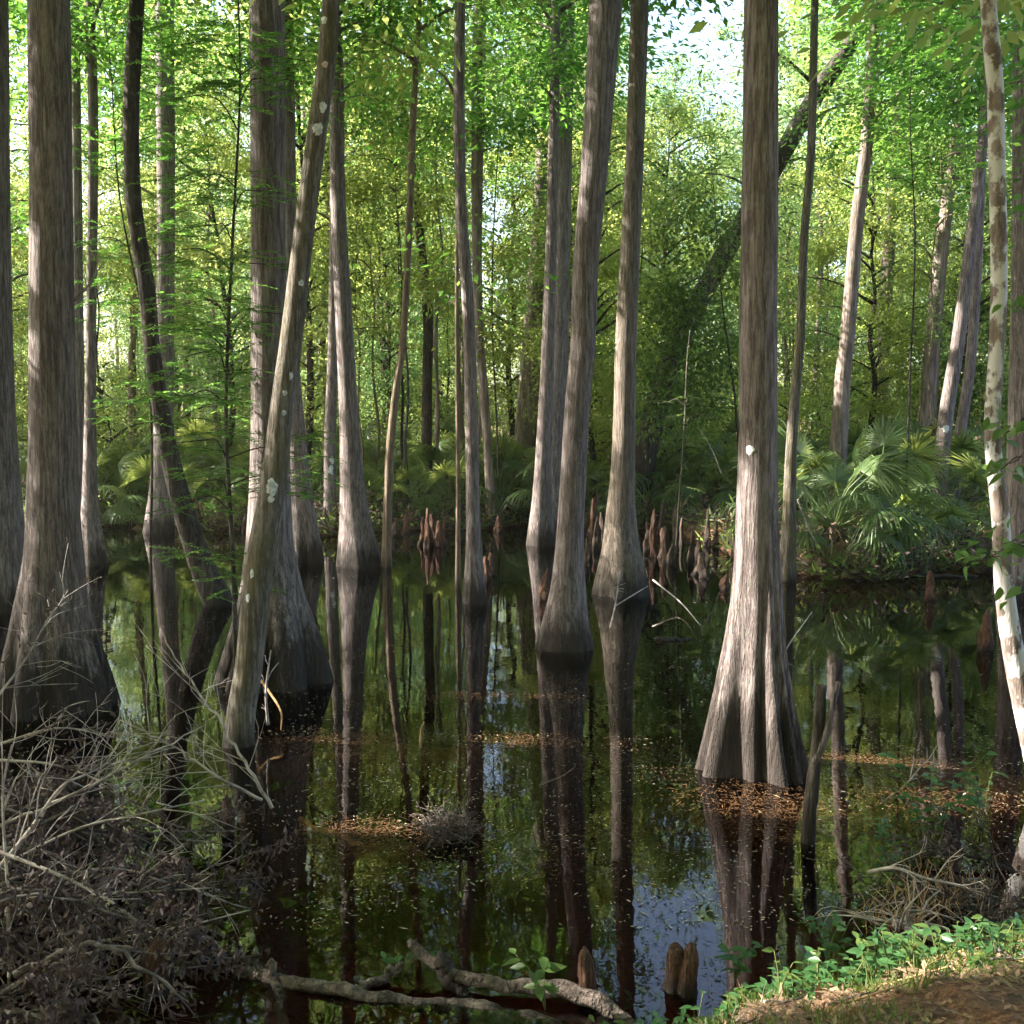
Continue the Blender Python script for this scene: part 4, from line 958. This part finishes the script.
# ------------------------------------------------------------------ small plants on the near bank
def plant(px, py, Y, h, nst, nl, ll, label, leafm='seedling', group=None, spread=.12, seed=0, z=None):
    r_ = np.random.default_rng(seed)
    s = at(px, py, Y); s[2] = float(gz(s[0], Y)) - .01 if z is None else z
    root = empty('seedling', tuple(s)); tag(root, label, 'plant', group)
    mb = MB(); P, D, Nn = [], [], []
    for k in range(nst):
        a = r_.uniform(0, 2 * PI); tip = np.array([math.cos(a) * spread * r_.uniform(.2, 1.3), math.sin(a) * spread * r_.uniform(.2, 1), h * r_.uniform(.65, 1.1)])
        Q = catmull([[0, 0, 0], tip * np.array([.3, .3, .55]), tip], 9)
        mb.add(*tube(Q, np.linspace(.004, .0018, 9), 5))
        for q in range(nl):
            i = int(r_.integers(3, 9)) if q else 8
            b = r_.uniform(0, 2 * PI); d = np.array([math.cos(b), math.sin(b), r_.uniform(-.2, .35)])
            P.append(Q[i]); D.append(d); Nn.append(np.array([0, 0, 1.0]) + r_.normal(0, .3, 3) - np.array([0, .25, 0]))
    st_ob = mb.build('stem', M['stemgreen'], root)
    n = len(P); L = r_.uniform(.65, 1.2, n) * ll
    V, F = broad(np.array(P), np.array(D), np.array(Nn), L, L * .45)
    mesh_obj('foliage', V, F, M[leafm], st_ob)
plant(545, 1012, 5.25, .27, 2, 7, .12, 'bright yellow green seedling sprouting on the grey arching log', seed=1, z=.05)
plant(606, 985, 5.4, .17, 3, 5, .085, 'green seedling between the dark red knee and the arching log', seed=2)
plant(645, 968, 5.7, .26, 2, 5, .07, 'leggy green seedling beside the twin red knees', 'nearleaf', seed=3)
plant(107, 1030, 5.3, .10, 2, 5, .06, 'tiny bright sprout at the foot of the brush heap', seed=4)
plant(262, 1012, 5.4, .14, 2, 5, .06, 'pale young sprout beside the upright dark stick', seed=5)
plant(345, 1020, 5.3, .10, 3, 5, .06, 'low dark green sprout in front of the flat rotten log', 'nearleaf', seed=6)
plant(405, 968, 5.7, .16, 2, 6, .07, 'shaded green seedling at the raised end of the grey log', 'nearleaf', seed=7, z=0)
plant(795, 945, 5.95, .17, 2, 5, .08, 'upright seedling just above the sunlit bank edge', seed=8)
plant(912, 950, 6.0, .16, 3, 5, .10, 'broad leafed sprout below the stringy dead shrub', seed=9)
plant(930, 760, 7.4, .62, 7, 12, .085, 'wide shady shrub with broad leaves over the water near the white trunk', 'nearleaf', seed=10, spread=.55, z=-.02)
plant(1005, 870, 6.9, .3, 4, 7, .09, 'small leafy shrub at the edge of view under the white trunk', 'nearleaf', seed=11, spread=.15)
plant(2, 700, 7.2, .75, 3, 5, .09, 'green leaves sticking out at the far end of the brush heap', 'nearleaf', seed=12, spread=.2)
plant(880, 850, 6.9, .45, 5, 8, .07, 'thin leafy shrub rising from the water behind the stringy dead shrub', 'nearleaf', seed=21, spread=.3, z=-.02)
plant(985, 740, 7.8, .5, 5, 9, .08, 'leafy shrub half in shade beside the white blotched trunk foot', 'nearleaf', seed=22, spread=.35, z=-.02)
plant(735, 985, 5.6, .3, 4, 7, .075, 'taller leafy weed at the water edge beside the twin red knees', 'nearleaf', seed=23, spread=.15, z=.0)
plant(828, 965, 5.75, .28, 4, 7, .07, 'leafy weed leaning over the water below the bare snag', 'nearleaf', seed=24, spread=.16, z=.0)
GW = 'seedlings crowding the near bank'
for k in range(190):
    px = r4.uniform(570, 1024); ne = float(near_edge((px - 512) / FPX * 5.5)); Yk = r4.uniform(min(4.85, ne - .1), ne + .06); x = (px - 512) / FPX * Yk
    plant(px, 1000, Yk, r4.uniform(.05, .26), int(r4.integers(1, 5)), int(r4.integers(3, 7)), r4.uniform(.03, .085), 'low green seedling among litter on the near bank', 'nearleaf' if k % 3 else 'seedling', GW, spread=.07, seed=400 + k)

for k in range(30):
    x0 = r4.uniform(.6, 3.0); y0 = float(near_edge(x0)) - r4.uniform(.02, .9); a = r4.uniform(-.9, .9); L = r4.uniform(.12, .5)
    p0 = np.array([x0, y0, 0]); p1 = p0 + np.array([math.cos(a), math.sin(a), 0]) * L; pm = (p0 + p1) / 2 + r4.normal(0, .03, 3)
    for p in (p0, pm, p1): p[2] = float(gz(p[0], p[1])) + r4.uniform(.008, .05)
    branch_thing('dead_twig', [p0, pm, p1], r4.uniform(.004, .009), .003, ['twig', 'log', 'greytwig', 'tanwood'][k % 4], 'small dead twig lying among litter on the near bank', 'twig', 'dead twigs on the near bank', twigs=3, tl=.12, tr=.002, seed=900 + k)
# grass and litter
n = 16000
x = r4.uniform(.3, 3.2, n); y = near_edge(x) - r4.gamma(1.4, .35, n) + .02
P = np.stack([x, y, gz(x, y)], 1)
D = r4.normal(0, .45, (n, 3)) + np.array([0, 0, .9])
V, F = leaves(P, D, rand_dirs(n), r4.uniform(.03, .12, n), r4.uniform(.003, .009, n))
clump = np.sin(x * 5.1 + 1) * np.sin(y * 6.3) + .8 * np.sin(x * 13 + y * 9) + r4.normal(0, .3, n) > .35
tag(mesh_obj('grass', V, F.reshape(-1, 4)[clump], M['grass']), kind='stuff')
n = 22000
x = r4.uniform(-4.5, 4.5, n); y = near_edge(x) - r4.gamma(1.2, .6, n) + .03
P = np.stack([x, y, gz(x, y) + r4.uniform(.004, .02, n)], 1)
V, F = leaves(P, r4.normal(size=(n, 3)) * np.array([1, 1, .15]), r4.normal(0, .3, (n, 3)) + np.array([0, 0, 1]), r4.gamma(2.5, .016, n) + .01, r4.uniform(.004, .026, n))
tag(mesh_obj('leaf_litter', V, F, M['litter']), kind='stuff')
# flakes afloat
n = 12000
y = 1 / r4.uniform(1 / 27, 1 / 6.2, n); x = r4.uniform(-.55, .55, n) * y
w = np.sin(x * 1.3 + 2) * np.sin(y * .9) + .6 * np.sin(x * 3.1 - y * 2.2)
k = (w + r4.normal(0, .55, n) > .15) & (gz(x, y) < -.05)
x, y = x[k], y[k]; n = len(x)
P = np.stack([x, y, np.full(n, .006)], 1)
a = r4.uniform(0, 2 * PI, n)
V, F = leaves(P, np.stack([np.cos(a), np.sin(a), 0 * a], 1), np.tile([0, 0, 1.0], (n, 1)), r4.gamma(2, .010, n) * np.clip(y / 11, .9, 2.2) + .008, r4.uniform(.005, .014, n))
tag(mesh_obj('floating_debris', V, F, M['float']), kind='stuff')

# orange needle flakes put in for the amber of sunlit shallows
Pm = []
for px, py, wpx, hpx, n in ((345, 742, 120, 14, 2600), (520, 742, 120, 10, 1500), (770, 803, 120, 26, 2300), (890, 766, 170, 16, 4600), (360, 836, 110, 20, 2400), (470, 700, 160, 14, 1200), (640, 760, 130, 22, 1300), (120, 640, 120, 20, 1800), (970, 800, 120, 16, 1500), (820, 830, 160, 20, 1100), (560, 850, 240, 40, 1100), (690, 640, 140, 22, 900), (560, 690, 130, 20, 900)):
    Yd = depth(py); xx = (px - 512) / FPX * Yd; sx_, sy_ = wpx / 2 * Yd / FPX * .7, (depth(py - hpx / 2) - depth(py + hpx / 2)) * .5
    q = r4.normal(size=(n, 2)) * np.array([sx_, sy_]) + np.array([xx, Yd]) + .12 * np.stack([np.sin(r4.integers(0, 9, n) * 2.1), np.cos(r4.integers(0, 9, n) * 1.7)], 1) * np.array([1, .5])
    Pm.append(q)
q = np.concatenate(Pm); q = q[r4.random(len(q)) < .7]; q = q[(gz(q[:, 0], q[:, 1]) < -.04)]; n = len(q)
P = np.column_stack([q, r4.uniform(.003, .009, n)]); a = r4.uniform(0, 2 * PI, n)
V, F = leaves(P, np.stack([np.cos(a), np.sin(a), 0 * a], 1), np.tile([0, 0, 1.0], (n, 1)), r4.gamma(2.2, .011, n) + .006, r4.uniform(.0025, .008, n))
tag(mesh_obj('amber_shallows_needles', V, F, M['needles']), kind='stuff')

# the hazy air of the wood
m, nt = new_mat('wood_haze')
pv = nt.nodes.new('ShaderNodeVolumePrincipled'); pv.inputs['Color'].default_value = (.95, .97, .88, 1); pv.inputs['Density'].default_value = HAZE; pv.inputs['Anisotropy'].default_value = .3
o = nt.nodes.new('ShaderNodeOutputMaterial'); nt.links.new(pv.outputs[0], o.inputs[1])
hv = np.array([[x, y, z] for z in (-4, 34) for x, y in ((-130, -40), (130, -40), (130, 130), (-130, 130))], float)
tag(mesh_obj('haze', hv, [f[::-1] for f in wf], m, smooth=False), kind='stuff')

# ------------------------------------------------------------------ light, sky, camera
sc = bpy.context.scene
w = bpy.data.worlds.new('World'); sc.world = w; w.use_nodes = True
nt = w.node_tree
sky = nt.nodes.new('ShaderNodeTexSky'); sky.sky_type = 'NISHITA'; sky.sun_disc = False
sky.sun_elevation = SUN_EL; sky.sun_rotation = math.atan2(SUN_AZ[0], SUN_AZ[1]); sky.dust_density = 3.0; sky.air_density = .9
bg = nt.nodes['Background']; bg.inputs[1].default_value = .105
nt.links.new(sky.outputs[0], bg.inputs[0])
sl = bpy.data.lights.new('sun', 'SUN'); sl.energy = 5.0; sl.angle = R(.5); sl.color = (1, .92, .80)
so = bpy.data.objects.new('sun', sl); C.objects.link(so); so.location = (-30, 8, 40)
so.rotation_euler = Vector(S).to_track_quat('Z', 'Y').to_euler()
cam = bpy.data.cameras.new('camera'); cam.sensor_width = 36; cam.lens = FPX / 1024 * 36; cam.clip_end = 3000; cam.clip_start = .05
co = bpy.data.objects.new('camera', cam); C.objects.link(co); co.location = (0, 0, CH); co.rotation_euler = (PI / 2 - TH, 0, 0)
sc.camera = co
sc.view_settings.view_transform = 'Standard'; sc.view_settings.look = 'None'
sc.view_settings.exposure = 2.8; sc.view_settings.gamma = 1
sc.view_settings.use_curve_mapping = False
cy = sc.cycles
cy.max_bounces = 7; cy.diffuse_bounces = 3; cy.glossy_bounces = 3; cy.transmission_bounces = 4; cy.transparent_max_bounces = 8
cy.use_denoising = True
